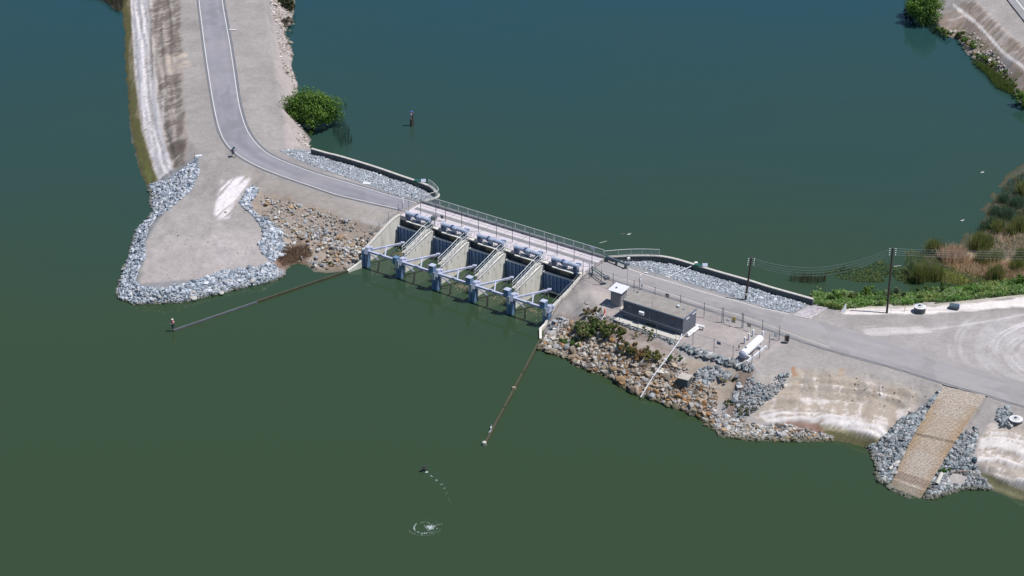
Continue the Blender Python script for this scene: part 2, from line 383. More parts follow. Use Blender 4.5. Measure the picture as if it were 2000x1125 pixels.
shoreN = [(1588, 580), (1620, 574), (1660, 573), (1700, 577), (1740, 579), (1780, 577), (1830, 566), (1850, 556), (1835, 552), (1800, 553), (1768, 545), (1758, 525), (1768, 498), (1785, 484), (1810, 480), (1850, 486), (1878, 468), (1892, 445), (1895, 425), (1925, 400), (1950, 362), (1975, 335), (2000, 318), (2040, 290), (2100, 270)]
shoreU = [(2080, 262), (2030, 225), (2000, 205), (1988, 198), (1984, 186), (1970, 170), (1947, 143), (1921, 125), (1890, 108), (1872, 75), (1846, 72), (1824, 45), (1815, 20), (1805, -5), (1770, -60)]
dam_l = [D(-.3, -9.5, 0), D(-.3, 0, 0), D(-.3, 5.6, 0), D(.1, 5.7, 0)]
dam_r = [D(33.6, 5.7, 0), D(33.6, 0, 0), D(33.6, -9.5, 0)]
wl_in = inner(WL, WZ, .15); wr_in = inner(WR, WZ, .15)
landL = [at(x, y)[:2] for x, y in shoreL] + [p[:2] for p in dam_l] + [p[:2] for p in wl_in[::-1]] + [at(x, y)[:2] for x, y in shoreE]
landR = [p[:2] for p in dam_r[::-1]][::1] and ([p[:2] for p in [D(33.6, -9.5, 0), D(33.6, 0, 0), D(33.6, 5.7, 0)]] + [p[:2] for p in wr_in] + [at(x, y)[:2] for x, y in shoreN] + [at(2300, 265)[:2], at(2300, 1100)[:2]] + [at(x, y)[:2] for x, y in shoreR[::-1]])
landU = [at(x, y)[:2] for x, y in shoreU] + [at(2300, -60)[:2], at(2300, 262)[:2]]

ctrl = []      # (x, y, z)
def C_(pts, z=None, step=14):
    for p in resample(pts, step):
        zz = z if z is not None else p[2]
        q = at(p[0], p[1], zz); ctrl.append((q.x, q.y, zz))
for s_ in (shoreL, shoreE, shoreR, shoreN, shoreU): C_(s_, 0.0)
for p in wl_in: ctrl.append((p.x + .1, p.y - .3, 3.85))
for p in wr_in: ctrl.append((p.x - .1, p.y - .3, 3.85))
for a_, n_, z_ in [(-.3, 0, 4.4), (-.3, 2, 4.4), (-.3, 5, 4.3), (-.3, -2.7, 3.9), (-.3, -4.8, 3.3), (-.3, -7.2, 2.4), (-.4, -9.3, 1.2), (-.3, 2.5, 4.45), (-1.5, -3, 4.0), (-1.8, -6, 3.0), (-1.6, -8.2, 1.6),
                   (33.6, 0, 4.3), (33.6, 2.5, 4.45), (33.6, 5, 4.3), (33.7, -2, 3.9), (33.7, -4, 3.2), (33.7, -7.2, 2.6), (33.7, -9.3, 1.6), (33.7, -10.6, .2), (35.2, -3, 4.2), (35.4, -5.2, 3.6), (35.6, -7.5, 2.8)]:
    q = D(a_, n_, 0); ctrl.append((q.x, q.y, z_))
# left land, west face of the levee
C_([(240, -60, .7), (256, 20, .7), (262, 100, .8), (272, 200, .9), (282, 270, .9), (308, 350, .9)])
C_([(284, -60, 2.4), (290, 100, 2.3), (303, 200, 2.3), (316, 270, 2.3), (338, 340, 2.2)])
C_([(300, -60, 3.0), (307, 100, 3.0), (318, 200, 3.0), (330, 270, 3.0), (352, 330, 2.9)])
C_([(352, -60, 4.4), (356, 100, 4.4), (362, 200, 4.4), (368, 270, 4.4), (386, 303, 4.3)])
C_([(390, 315, 4.0), (385, 340, 3.5), (372, 370, 3.0), (352, 390, 2.6), (320, 415, 2.3), (296, 440, 2.2), (284, 475, 2.1), (280, 510, 2.0), (266, 552, 1.9), (278, 563, 1.8), (320, 566, 1.8), (360, 558, 1.8), (402, 543, 1.8), (438, 531, 1.8), (500, 525, 1.8), (520, 515, 1.8), (516, 490, 2.0), (503, 465, 2.1), (508, 436, 2.2), (490, 414, 2.4), (474, 400, 2.9), (474, 385, 3.3), (490, 368, 3.8)])
C_([(420, 420, 2.8), (420, 360, 3.8), (440, 330, 4.3)], step=20); C_([(340, 470, 2.3), (440, 470, 2.4), (350, 520, 2.1), (460, 510, 2.0)], step=60)
C_([(500, 366, 4.2), (560, 380, 4.3), (620, 402, 4.3), (700, 430, 4.3), (745, 441, 4.4), (770, 430, 4.4)])
C_([(520, 400, 3.0), (560, 415, 3.3), (620, 432, 3.2), (680, 452, 3.0), (725, 466, 3.0)]); C_([(540, 450, 1.9), (580, 460, 1.7), (630, 472, 1.6), (680, 492, 1.4)])
C_([(540, 500, .9), (575, 495, .6), (620, 505, .6), (670, 512, .5)])
# left land, crest east edge
C_([(505, -60, 4.4), (520, 20, 4.4), (528, 60, 4.4), (535, 110, 4.4), (545, 180, 4.3), (556, 230, 4.1), (572, 262, 4.0), (585, 286, 3.9), (545, 292, 4.4)])
C_([(398, -60, 4.5), (400, 100, 4.5), (430, 240, 4.5), (500, 320, 4.5), (700, 388, 4.5), (780, 408, 4.5)], step=30)
C_([(440, -60, 4.5), (450, 90, 4.5), (480, 240, 4.5), (560, 315, 4.5), (700, 364, 4.5), (815, 397, 4.5)], step=30)
# right land
C_([(1142, 541, 4.4), (1150, 562, 4.3), (1162, 590, 4.2), (1189, 619, 4.3), (1249, 642, 4.3), (1285, 656, 4.3), (1313, 667, 4.3), (1345, 681, 4.3), (1399, 690, 4.3), (1427, 702, 4.3), (1466, 718, 4.3)])
C_([(1120, 590, 3.1), (1120, 625, 2.2), (1165, 640, 3.0), (1200, 655, 3.4), (1250, 675, 3.6), (1300, 690, 3.6), (1340, 700, 3.5), (1400, 712, 3.6), (1450, 735, 3.6)])
C_([(1090, 655, 1.0), (1120, 665, 1.3), (1170, 690, 1.5), (1220, 712, 1.7), (1280, 735, 1.8), (1340, 755, 1.7), (1400, 775, 1.6), (1440, 795, 1.5)])
C_([(1182, 511, 4.5), (1290, 545, 4.5), (1390, 575, 4.5), (1477, 600, 4.5), (1600, 628, 4.5), (1720, 662, 4.5), (1821, 697, 4.5), (2001, 747, 4.5), (2200, 800, 4.5)], step=25)
C_([(1160, 530, 4.5), (1290, 578, 4.5), (1435, 625, 4.5), (1540, 662, 4.5), (1682, 703, 4.5), (1842, 751, 4.5), (2001, 796, 4.5), (2200, 850, 4.5)], step=25)
C_([(1480, 724, 4.3), (1540, 714, 4.3), (1600, 708, 4.3), (1680, 714, 4.3), (1760, 738, 4.3), (1835, 756, 4.3)])
C_([(1480, 768, 2.7), (1550, 762, 3.2), (1640, 764, 3.1), (1720, 784, 2.9), (1790, 800, 2.7)])
C_([(1478, 802, 1.5), (1530, 812, 1.6), (1600, 817, 1.6), (1650, 830, 1.5), (1728, 856, 1.5)]); C_([(1480, 812, 1.1), (1530, 828, .9), (1592, 834, .75), (1650, 847, .7), (1718, 868, .7)])
C_([(1843, 755, 4.4), (1764, 889, 1.4), (1741, 948, .1)]); C_([(1925, 774, 4.4), (1871, 856, 2.4), (1815, 950, .3), (1798, 972, 0.02)])
C_([(1925, 775, 4.4), (1980, 792, 4.4), (2100, 830, 4.4)]); C_([(1940, 850, 3.0), (1990, 850, 3.4), (2080, 880, 3.4)]); C_([(1905, 900, 1.9), (1960, 918, 1.9), (2001, 938, 1.9), (2090, 960, 1.9)]); C_([(1908, 918, .9), (1955, 940, .8), (2001, 956, .8), (2090, 985, .8)])
C_([(1640, 604, 4.5), (1720, 602, 4.6), (1800, 599, 4.6), (1900, 590, 4.6), (2001, 577, 4.6), (2200, 560, 4.6)]); C_([(1600, 622, 4.4), (1590, 598, 4.0), (1620, 602, 4.2)])
C_([(1800, 640, 4.4), (1900, 640, 4.4), (2000, 640, 4.4), (2200, 640, 4.4), (1900, 690, 4.4), (2000, 700, 4.4), (2200, 700, 4.4)], step=60)
C_([(1790, 520), (1850, 540), (1850, 505), (1930, 500), (1950, 550), (2000, 540), (2000, 480), (1930, 450), (1960, 400), (2060, 360), (2100, 500), (2080, 545)], .22, 25)
# upper right levee
C_([(1850, -60, 2.6), (1870, 10, 2.6), (1900, 45, 2.6), (1955, 100, 2.6), (2000, 140, 2.6), (2080, 200, 2.6)]); C_([(1885, -60, 4.2), (1905, 5, 4.2), (1960, 60, 4.2), (2010, 105, 4.2), (2100, 180, 4.2), (2300, 250, 4.3), (2300, -60, 4.3), (2100, 0, 4.4)])
for x_, y_ in ((-400, -60), (-400, 1100), (2300, 1100), (1000, -80), (1000, 700)):
    q = at(x_, y_); ctrl.append((q.x, q.y, 0.0))
q = at(2300, 262); ctrl.append((q.x, q.y, .3)); q = at(2300, 700); ctrl.append((q.x, q.y, 4.4)); q = at(2300, 900); ctrl.append((q.x, q.y, 4.0))

CELL = .25
X0, X1, Y0, Y1 = -100.0, 150.0, -75.0, 142.0
gx = np.arange(X0, X1, CELL); gy = np.arange(Y0, Y1, CELL); GX, GY = np.meshgrid(gx, gy); H = np.zeros(GX.shape)
cv = [Vector((c[0], c[1])) for c in ctrl]
res = delaunay_2d_cdt(cv, [], [], 0, .02)
tv, tf, orig = res[0], res[2], res[3]
tz = [ctrl[o_[0]][2] if o_ else 0 for o_ in orig]
for f in tf:
    a_, b_, c_ = f; ax, ay = tv[a_]; bx, by = tv[b_]; cx_, cy_ = tv[c_]
    i0 = max(0, int((min(ay, by, cy_) - Y0) / CELL)); i1 = min(len(gy), int((max(ay, by, cy_) - Y0) / CELL) + 2)
    j0 = max(0, int((min(ax, bx, cx_) - X0) / CELL)); j1 = min(len(gx), int((max(ax, bx, cx_) - X0) / CELL) + 2)
    if i1 <= i0 or j1 <= j0: continue
    den = (by - cy_) * (ax - cx_) + (cx_ - bx) * (ay - cy_)
    if abs(den) < 1e-9: continue
    xs, ys = GX[i0:i1, j0:j1], GY[i0:i1, j0:j1]
    l1 = ((by - cy_) * (xs - cx_) + (cx_ - bx) * (ys - cy_)) / den; l2 = ((cy_ - ay) * (xs - cx_) + (ax - cx_) * (ys - cy_)) / den; l3 = 1 - l1 - l2
    k = (l1 >= -1e-6) & (l2 >= -1e-6) & (l3 >= -1e-6)
    H[i0:i1, j0:j1][k] = (l1 * tz[a_] + l2 * tz[b_] + l3 * tz[c_])[k]
# smooth a little, then cut by the land outlines
for _ in range(2):
    Hp = np.pad(H, 1, mode='edge'); H = (Hp[1:-1, 1:-1] * 2 + Hp[:-2, 1:-1] + Hp[2:, 1:-1] + Hp[1:-1, :-2] + Hp[1:-1, 2:]) / 6
SDF = np.full(GX.shape, -1e3)
for poly in (landL, landR, landU):
    xs = [p[0] for p in poly]; ys = [p[1] for p in poly]
    j0, j1 = np.searchsorted(gx, [min(xs) - 4, max(xs) + 4]); i0, i1 = np.searchsorted(gy, [min(ys) - 4, max(ys) + 4])
    SDF[i0:i1, j0:j1] = np.maximum(SDF[i0:i1, j0:j1], sdf(poly, GX[i0:i1, j0:j1], GY[i0:i1, j0:j1]))
micro = (fbm(GX * .7, GY * .7, 5) - .5)
flat = smooth01((H - 4.05) / .3)
shore_w = (fbm(GX * .5, GY * .5, 3) - .5) * .9
ED = SDF + shore_w * smooth01(1 - abs(SDF) / 3) * (H < 3.0)
Hn = H + micro * (.34 * (1 - flat) + .05 * flat)
H = np.where(ED > 0, np.maximum(Hn, .03 + .25 * np.minimum(ED, .8)), np.maximum(-2.0, np.where(H > 3.0, -2.0, ED * .55)))
marsh = [at(x, y, .1)[:2] for x, y in ((1745, 562), (1750, 480), (1870, 455), (1890, 420), (1960, 345), (2200, 250), (2200, 548), (2000, 556), (1900, 566), (1840, 574))]
mk = smooth01(sdf(marsh, GX, GY) / 1.5); msd = sdf(marsh, GX, GY)
mz_ = .12 - .38 * smooth01(1 - np.minimum(msd, ED + 1.0) / 4.5) + (fbm(GX * .28 + 60, GY * .28, 4) - .47) * 1.3 + .10 * smooth01((GX - at(1830, 520).x) / 20)
H = np.where(ED > 0, H * (1 - mk) + np.clip(mz_, -.4, .28) * mk, H)
PX, PY = to_px(GX, GY, H)

# areas kept level for road, ramp and deck
roadL_l = [(386, -60), (388.7, 0), (395, 53), (402, 107), (410, 160), (418, 208), (428.7, 253), (442, 280), (458, 296.5), (480, 312), (516, 330), (564, 348), (612, 364.5), (655, 379), (708, 392), (770, 406), (788, 410)]
roadL_r = [(429, -60), (434, 0), (442, 48), (450, 93), (458, 147), (466, 200), (476.7, 240), (490, 267), (509, 289), (530, 304), (564, 319), (612, 337), (660, 351), (708, 365.5), (756, 380), (813.6, 396)]
roadR_u = [(1186, 511), (1250, 532.5), (1290, 545), (1340, 560), (1390, 575), (1455, 592.5), (1477, 599), (1540, 613), (1600, 628), (1662, 645), (1720, 662), (1781, 681), (1821, 697), (1881, 715), (2001, 747), (2100, 775), (2200, 800)]
roadR_l = [(1150, 533), (1220, 556), (1290, 577), (1377, 605), (1435, 623), (1490, 642), (1540, 659), (1592, 677), (1682, 702.5), (1751.6, 722), (1841.7, 750), (1923, 772.5), (1965, 786), (2001, 795.7), (2100, 822), (2200, 850)]
RZ = 4.56
Wp = lambda pts, z=RZ: [at(x, y, z) for x, y in pts]
def offset3(pts, d):
    out = []
    for i, p in enumerate(pts):
        t_ = pts[min(i + 1, len(pts) - 1)] - pts[max(i - 1, 0)]; t_.z = 0; t_.normalize(); out.append(p + Vector((-t_.y, t_.x, 0)) * d)
    return out
Ll = spline([tuple(p) for p in Wp(roadL_l)], 4); Lr = spline([tuple(p) for p in Wp(roadL_r)], 4)
Ru = spline([tuple(p) for p in Wp(roadR_u)], 4); Rl = spline([tuple(p) for p in Wp(roadR_l)], 4)
V3 = lambda l: [Vector(p) for p in l]
LlA = offset3(V3(Ll), -.42); LrA = offset3(V3(Lr), .55)
RuA = offset3(V3(Ru), .1); RlA = V3(Rl)
rampP = [(1843, 755, 4.4), (1925, 774, 4.4), (1871, 856, 2.5), (1815, 953, .28), (1796, 974, 0), (1740, 950, 0), (1764, 889, 1.45)]
bmask = []
for poly in ([p[:2] for p in LlA] + [p[:2] for p in LrA[::-1]], [p[:2] for p in RuA] + [p[:2] for p in RlA[::-1]]):
    k = sdf(poly, GX, GY); H = np.where(k > -.5, np.minimum(H, RZ - .06), H); H = np.where((k > -.5) & (ED > 0.2), RZ - .06, H); bmask.append(k)
rp = [at(*p)[:2] for p in rampP]; kr = sdf(rp, GX, GY); H = np.where((kr > -.3), H - .12 - .35 * smooth01((1.6 - H) / 1.6), H)
# keep soil out of the dam
Ad = (GX - O.x) * U.x + (GY - O.y) * U.y; Nd = (GX - O.x) * N.x + (GY - O.y) * N.y
H = np.where((Ad > -.3) & (Ad < 33.6) & (Nd > -12) & (Nd < 7), -2.0, H)
def Z(x, y):
    fx = (x - X0) / CELL; fy = (y - Y0) / CELL
    i = int(min(max(fy, 0), len(gy) - 2)); j = int(min(max(fx, 0), len(gx) - 2)); u_, v_ = fx - j, fy - i
    return float(H[i, j] * (1 - u_) * (1 - v_) + H[i, j + 1] * u_ * (1 - v_) + H[i + 1, j] * (1 - u_) * v_ + H[i + 1, j + 1] * u_ * v_)
def Znp(x, y):
    fx = np.clip((x - X0) / CELL, 0, len(gx) - 2.001); fy = np.clip((y - Y0) / CELL, 0, len(gy) - 2.001)
    i = fy.astype(int); j = fx.astype(int); u_, v_ = fx - j, fy - i
    return H[i, j] * (1 - u_) * (1 - v_) + H[i, j + 1] * u_ * (1 - v_) + H[i + 1, j] * (1 - u_) * v_ + H[i + 1, j + 1] * u_ * v_
def on_ground(px, py):
    """where the photograph's pixel meets the ground"""
    px = np.asarray(px, float); py = np.asarray(py, float)
    u = (px - 1000) / F; v = (562.5 - py) / F; dx, dy, dz = u, cp + v * sp, -sp + v * cp
    z = np.full(px.shape, 5.2); done = np.zeros(px.shape, bool)
    for k in range(90):
        t_ = (z - CH) / dz; h_ = Znp(t_ * dx, CY + t_ * dy); done |= z <= h_
        z = np.where(done, z, z - .08)
        if done.all(): break
    t_ = (z - CH) / dz; return t_ * dx, CY + t_ * dy, Znp(t_ * dx, CY + t_ * dy)
def G(px, py):
    x, y, z = on_ground([px], [py]); return Vector((float(x[0]), float(y[0]), float(z[0])))

# ledges cut by the old water levels in the eroded banks
LG = fbm(SDF * 1.5 + 9, (GX * math.cos(R(-20)) + GY * math.sin(R(-20))) * .055 + 5, 3)
LL = fbm(SDF * 1.7 + 3, GY * .045 + 5, 3)
er_zone = smooth01(sdf([at(x, y, 2)[:2] for x, y in ((1478, 800), (1545, 745), (1800, 775), (1735, 868), (1500, 830))], GX, GY) / 1.5)
er_zone = np.maximum(er_zone, smooth01(sdf([at(x, y, 2)[:2] for x, y in ((1905, 905), (1930, 835), (2100, 870), (2100, 985), (1950, 935))], GX, GY) / 1.5))
l_zone = smooth01(sdf([at(x, y, 2)[:2] for x, y in ((240, -60), (345, -60), (350, 150), (350, 345), (300, 350), (262, 200))], GX, GY) / 1.0)
H = H + er_zone * (smooth01((LG - .40) / .05) + smooth01((LG - .50) / .04) + smooth01((LG - .58) / .04) - 1.5) * .14 + l_zone * (smooth01((LL - .42) / .04) + smooth01((LL - .54) / .04) - 1) * .14
# ---- soil colours
base = np.array([.298, .275, .266])
COL = np.empty(GX.shape + (3,)); COL[:] = base
big = fbm(GX * .12, GY * .12, 4); COL *= (.82 + .36 * big)[..., None]
grit = fbm(GX * 2.1, GY * 2.1, 3); COL *= (.93 + .14 * grit)[..., None]
def paint(poly, col, feather=6.0, wob=8.0, amt=1.0, mask=None):
    xs = [p[0] for p in poly]; ys = [p[1] for p in poly]; mgn = feather + wob + 4
    k = (PX > min(xs) - mgn) & (PX < max(xs) + mgn) & (PY > min(ys) - mgn) & (PY < max(ys) + mgn) & (ED > -4)
    if not k.any(): return
    x, y = PX[k], PY[k]; d = sdf(poly, x, y) + (fbm(GX[k] * .55 + 31, GY[k] * .55, 4) - .5) * 2 * wob
    a = smooth01(d / feather + .5) * amt
    if mask is not None: a = a * np.clip(mask(GX[k], GY[k]) if callable(mask) else mask[k], 0, 1)
    COL[k] = COL[k] * (1 - a[:, None]) + np.array(col) * a[:, None]
thr = lambda f, lo, hi: (lambda x, y: smooth01((f(x, y) - lo) / (hi - lo)))
st_l = lambda x, y: afbm(x, y, 94, .07, 1.6, 4)        # streaks along the levee
st_c = lambda x, y: afbm(x, y, 12, .25, 1.7, 4)        # streaks across it
# strata that follow the waterline, rills that run down to it
BA = GX * math.cos(R(-20)) + GY * math.sin(R(-20))
band_l = .62 * fbm(SDF * 1.7 + 3, GY * .045 + 5, 3) + .38 * fbm(SDF * 4.2, GY * .16, 3)
band_r = .62 * fbm(SDF * 1.5 + 9, BA * .055 + 5, 3) + .38 * fbm(SDF * 3.6, BA * .2, 3)
rill_r = fbm(SDF * .10 + 2, BA * 1.1 + SDF * .22, 4)
fine = fbm(GX * 2.2 + 11, GY * 2.2, 3)
T_ = lambda f, lo, hi: smooth01((f - lo) / (hi - lo))
# left levee: white bench, brown dry grass
paint([(232, -70), (352, -70), (356, 100), (362, 200), (372, 300), (340, 352), (290, 362), (255, 250), (243, 60)], (.34, .30, .275), 4, 3, .9)
paint([(250, -70), (286, -70), (291, 100), (307, 200), (319, 270), (345, 345), (318, 362), (300, 330), (280, 250), (266, 150), (258, 60)], (.60, .57, .585), 5, 3, 1, T_(band_l * .8 + fine * .2, .30, .46))
paint([(285, -70), (297, -70), (302, 100), (318, 200), (330, 270), (346, 340), (340, 345), (318, 270), (305, 190), (290, 90)], (.50, .455, .44), 4, 3, .9, T_(band_l, .42, .58))
paint([(248, -70), (300, -70), (305, 100), (322, 200), (335, 270), (348, 345), (318, 362), (300, 330), (280, 250), (266, 150), (255, 60)], (.20, .17, .15), 3, 2, .8, T_(-np.abs(band_l - .44), -.012, -.002))
paint([(292, -70), (352, -70), (354, 70), (357, 100), (350, 106), (312, 110), (296, 60)], (.125, .10, .082), 6, 6, .8, thr(lambda x, y: .3 * st_l(x, y) + .3 * fbm(x * .6, y * .6) + .4 * afbm(x, y, 8, .5, 2.6, 3), .37, .56))
paint([(316, 108), (365, 104), (372, 128), (350, 140), (322, 145)], (.44, .37, .31), 6, 5, .8, thr(st_c, .4, .6))
paint([(310, 150), (355, 145), (357, 200), (360, 270), (362, 322), (340, 325), (325, 280), (314, 200)], (.125, .10, .082), 6, 6, .8, thr(lambda x, y: .3 * st_l(x, y) + .3 * fbm(x * .6, y * .6) + .4 * afbm(x, y, 8, .5, 2.6, 3), .38, .56))
paint([(325, 285), (365, 270), (362, 325), (345, 335), (332, 315)], (.12, .095, .08), 5, 5, .8, thr(lambda x, y: fbm(x * .5, y * .5), .35, .55))
paint([(229, -70), (250, -70), (258, 60), (262, 150), (276, 250), (300, 330), (314, 362), (280, 364), (262, 290), (245, 180), (236, 60)], (.085, .082, .022), 3, 2, .95)
paint([(244, -70), (250, -70), (257, 60), (262, 150), (272, 230), (266, 230), (254, 150), (250, 60)], (.24, .20, .14), 2, 2, .7, thr(st_l, .4, .6))
paint([(270, 300), (280, 300), (302, 355), (290, 358)], (.11, .15, .03), 2, 1, .6, thr(st_l, .45, .6))
# crest, wheel tracks and scraped patches
paint([(530, -60), (575, -60), (580, 60), (578, 150), (590, 240), (612, 290), (560, 290), (552, 200), (536, 100)], (.42, .36, .345), 10, 8, .6)
paint([(432, 352), (486, 346), (492, 350), (462, 392), (446, 428), (424, 430), (418, 420), (424, 390)], (.66, .62, .64), 8, 5, .95, thr(lambda x, y: afbm(x, y, 68, .10, 2.3, 3), .3, .55))
paint([(410, 455), (466, 460), (460, 478), (420, 490)], (.50, .46, .46), 8, 8, .8, thr(lambda x, y: fbm(x * 1.2, y * 1.2), .48, .62))
paint([(300, 470), (500, 450), (520, 515), (400, 545), (270, 560)], (.36, .325, .318), 25, 14, .7)
paint([(400, 470), (500, 480), (505, 510), (420, 530)], (.38, .34, .34), 20, 14, .5)
paint([(470, 322), (520, 344), (600, 372), (700, 402), (765, 416), (745, 440), (650, 412), (540, 385), (490, 360)], (.27, .24, .215), 12, 8, .6)
# cove slope
paint([(488, 368), (560, 384), (640, 412), (745, 444), (705, 500), (640, 535), (575, 515), (545, 520), (520, 480), (515, 430), (478, 398)], (.31, .255, .21), 8, 8, .85)
paint([(540, 455), (620, 470), (690, 500), (660, 530), (580, 520), (535, 515)], (.17, .12, .085), 10, 8, .7, thr(lambda x, y: fbm(x * .5, y * .5), .35, .6))
paint([(530, 500), (590, 480), (600, 512), (545, 526)], (.15, .085, .06), 8, 6, .8)
paint([(560, 410), (640, 405), (740, 450), (690, 480), (600, 450)], (.26, .22, .185), 12, 8, .6, thr(lambda x, y: fbm(x * .4 + 5, y * .4), .4, .6))
# soil under the stones
for poly in ([(545, 293), (606, 292), (850, 372), (858, 398), (820, 398), (700, 358), (600, 322)], [(1186, 506), (1300, 503), (1590, 588), (1575, 618), (1450, 590), (1250, 530)]):
    paint(poly, (.22, .225, .235), 5, 3, .8)
paint([(222, 572), (260, 470), (296, 415), (288, 362), (385, 305), (375, 372), (320, 416), (285, 470), (272, 555), (400, 545), (520, 520), (560, 540), (460, 575), (300, 600)], (.2, .205, .215), 5, 4, .85)
# right side pad
paint([(1142, 543), (1190, 560), (1380, 622), (1530, 668), (1468, 720), (1345, 683), (1180, 612), (1150, 580)], (.34, .30, .29), 8, 5, .8)
paint([(1120, 555), (1200, 575), (1180, 605), (1140, 600)], (.42, .375, .35), 8, 6, .7)
paint([(1220, 660), (1310, 690), (1345, 700), (1300, 712), (1220, 690), (1190, 665)], (.55, .50, .49), 7, 7, .9)
paint([(1090, 610), (1190, 620), (1330, 690), (1300, 760), (1120, 700), (1060, 660)], (.22, .165, .125), 10, 8, .6)
paint([(1340, 700), (1450, 725), (1430, 790), (1380, 780), (1320, 740)], (.34, .28, .22), 8, 7, .8)
paint([(1050, 660), (1120, 690), (1280, 765), (1390, 820), (1380, 840), (1250, 780), (1100, 705), (1048, 684)], (.16, .125, .095), 6, 4, .8)
paint([(1440, 725), (1472, 722), (1440, 800), (1408, 860), (1395, 850), (1425, 790)], (.16, .11, .085), 6, 4, .8)
paint([(1472, 735), (1560, 722), (1640, 715), (1760, 745), (1830, 760), (1800, 800), (1740, 810), (1600, 790), (1500, 790)], (.33, .30, .275), 8, 7, .7)
# eroded bank right of the building
er = lambda x, y: .45 * afbm(x, y, 118, .2, 1.5, 4) + .35 * afbm(x, y, -12, .25, 1.9, 4) + .2 * fbm(x * 1.6, y * 1.6, 3)
paint([(1478, 790), (1545, 745), (1560, 722), (1640, 735), (1700, 745), (1800, 770), (1780, 800), (1735, 862), (1640, 840), (1500, 828), (1475, 812)], (.37, .315, .26), 8, 8, .9)
paint([(1478, 790), (1545, 735), (1570, 730), (1600, 750), (1700, 750), (1790, 785), (1735, 862), (1640, 838), (1500, 826), (1475, 812)], (.58, .53, .505), 9, 10, 1, T_(.50 * rill_r + .28 * band_r + .22 * fine, .45, .56))
paint([(1476, 800), (1540, 800), (1600, 806), (1680, 822), (1740, 842), (1733, 862), (1640, 838), (1560, 828), (1500, 828)], (.64, .605, .60), 5, 5, .9, T_(band_r * .85 + fine * .15, .40, .52))
paint([(1546, 718), (1551, 718), (1556, 736), (1550, 738)], (.34, .17, .08), 3, 3, .75)
paint([(1638, 722), (1650, 718), (1646, 736), (1640, 738)], (.38, .27, .18), 5, 4, .6)
paint([(1592, 834), (1640, 842), (1735, 864), (1715, 878), (1660, 868), (1600, 864)], (.105, .098, .04), 3, 3, .95)
paint([(1592, 826), (1640, 836), (1735, 862), (1725, 868), (1650, 848), (1592, 836)], (.27, .245, .165), 2, 2, .8)
paint([(1600, 857), (1690, 868), (1685, 876), (1600, 864)], (.28, .24, .09), 3, 2, .8)
paint([(1540, 822), (1600, 824), (1610, 850), (1540, 855), (1500, 845)], (.22, .125, .095), 5, 5, .8)
paint([(1478, 790), (1545, 735), (1600, 740), (1790, 785), (1735, 862), (1640, 838), (1500, 826)], (.27, .225, .175), 4, 4, .75, T_(-np.abs(band_r - .47), -.018, -.004) * T_(fine, .35, .5))
paint([(1520, 735), (1570, 722), (1700, 742), (1800, 772), (1780, 800), (1560, 770)], (.28, .245, .205), 8, 8, .85, T_(rill_r, .46, .54))
# far right bank
paint([(1905, 905), (1910, 860), (1930, 825), (1985, 830), (2100, 860), (2100, 985), (2000, 955), (1950, 935)], (.40, .345, .30), 8, 6, .9)
paint([(1905, 905), (1912, 860), (1930, 825), (1960, 835), (2100, 880), (2100, 985), (2000, 952), (1950, 932)], (.62, .58, .56), 8, 8, 1, T_(band_r * .7 + fine * .3, .42, .54))
paint([(1905, 905), (1912, 860), (1930, 825), (1960, 835), (2100, 880), (2100, 985), (2000, 952), (1950, 932)], (.26, .22, .17), 4, 4, .75, T_(-np.abs(band_r - .47), -.018, -.004))
paint([(1905, 914), (1950, 936), (2000, 955), (2100, 990), (2100, 1020), (2001, 982), (1950, 962), (1930, 950)], (.095, .092, .045), 3, 3, .95)
paint([(1915, 938), (1960, 955), (2001, 970), (2001, 980), (1950, 966)], (.24, .23, .13), 3, 2, .7)
# gravel lot and its pale berm
paint([(1640, 606), (1700, 602), (1800, 600), (1900, 592), (2001, 580), (2200, 560), (2200, 580), (2001, 598), (1900, 606), (1800, 614), (1650, 614)], (.68, .625, .60), 4, 4, .95)
paint([(1640, 596), (1700, 594), (1800, 592), (1900, 584), (2001, 570), (2001, 580), (1900, 592), (1800, 600), (1640, 606)], (.55, .50, .42), 4, 4, .6)
paint([(1600, 625), (1700, 640), (2001, 620), (2200, 620), (2200, 790), (2001, 747), (1821, 697), (1720, 662)], (.325, .303, .30), 14, 8, .8)
cxw, cyw = at(2075, 690, 4.4)[:2]
def rings(x, y):
    r_ = np.hypot(x - cxw, (y - cyw)); a_ = np.arctan2(y - cyw, x - cxw)
    return smooth01((fbm(r_ * 1.3 + 3, a_ * 1.2 + 9, 3) - .42) / .16)
paint([(1820, 640), (1900, 620), (2001, 610), (2200, 620), (2200, 790), (2001, 747), (1881, 715), (1850, 690)], (.41, .39, .392), 14, 8, .6, rings)
paint([(1690, 632), (1820, 640), (1830, 660), (1690, 655)], (.50, .465, .46), 10, 8, .7, thr(lambda x, y: afbm(x, y, 8, .08, .9, 4), .45, .6))
def curve_band(pts, wpx, col, amt):
    pl = spline(pts, 5); up = [(x, y - wpx) for x, y in pl]; dn = [(x, y + wpx) for x, y in pl][::-1]
    paint(up + dn, col, 2.5, 1.5, amt)
for dx_ in (0, 14):
    curve_band([(2010 + dx_, 628), (1975 + dx_, 640), (1945 + dx_, 658), (1932 + dx_, 680), (1936 + dx_, 700)], 2.0, (.56, .53, .54), .7)
    curve_band([(2010 + dx_, 652), (1980 + dx_, 664), (1962 + dx_, 684), (1968 + dx_, 708), (2000 + dx_, 736)], 2.0, (.52, .50, .51), .5)
curve_band([(1700, 650), (1800, 645), (1900, 632), (2001, 615)], 1.6, (.52, .5, .5), .6)
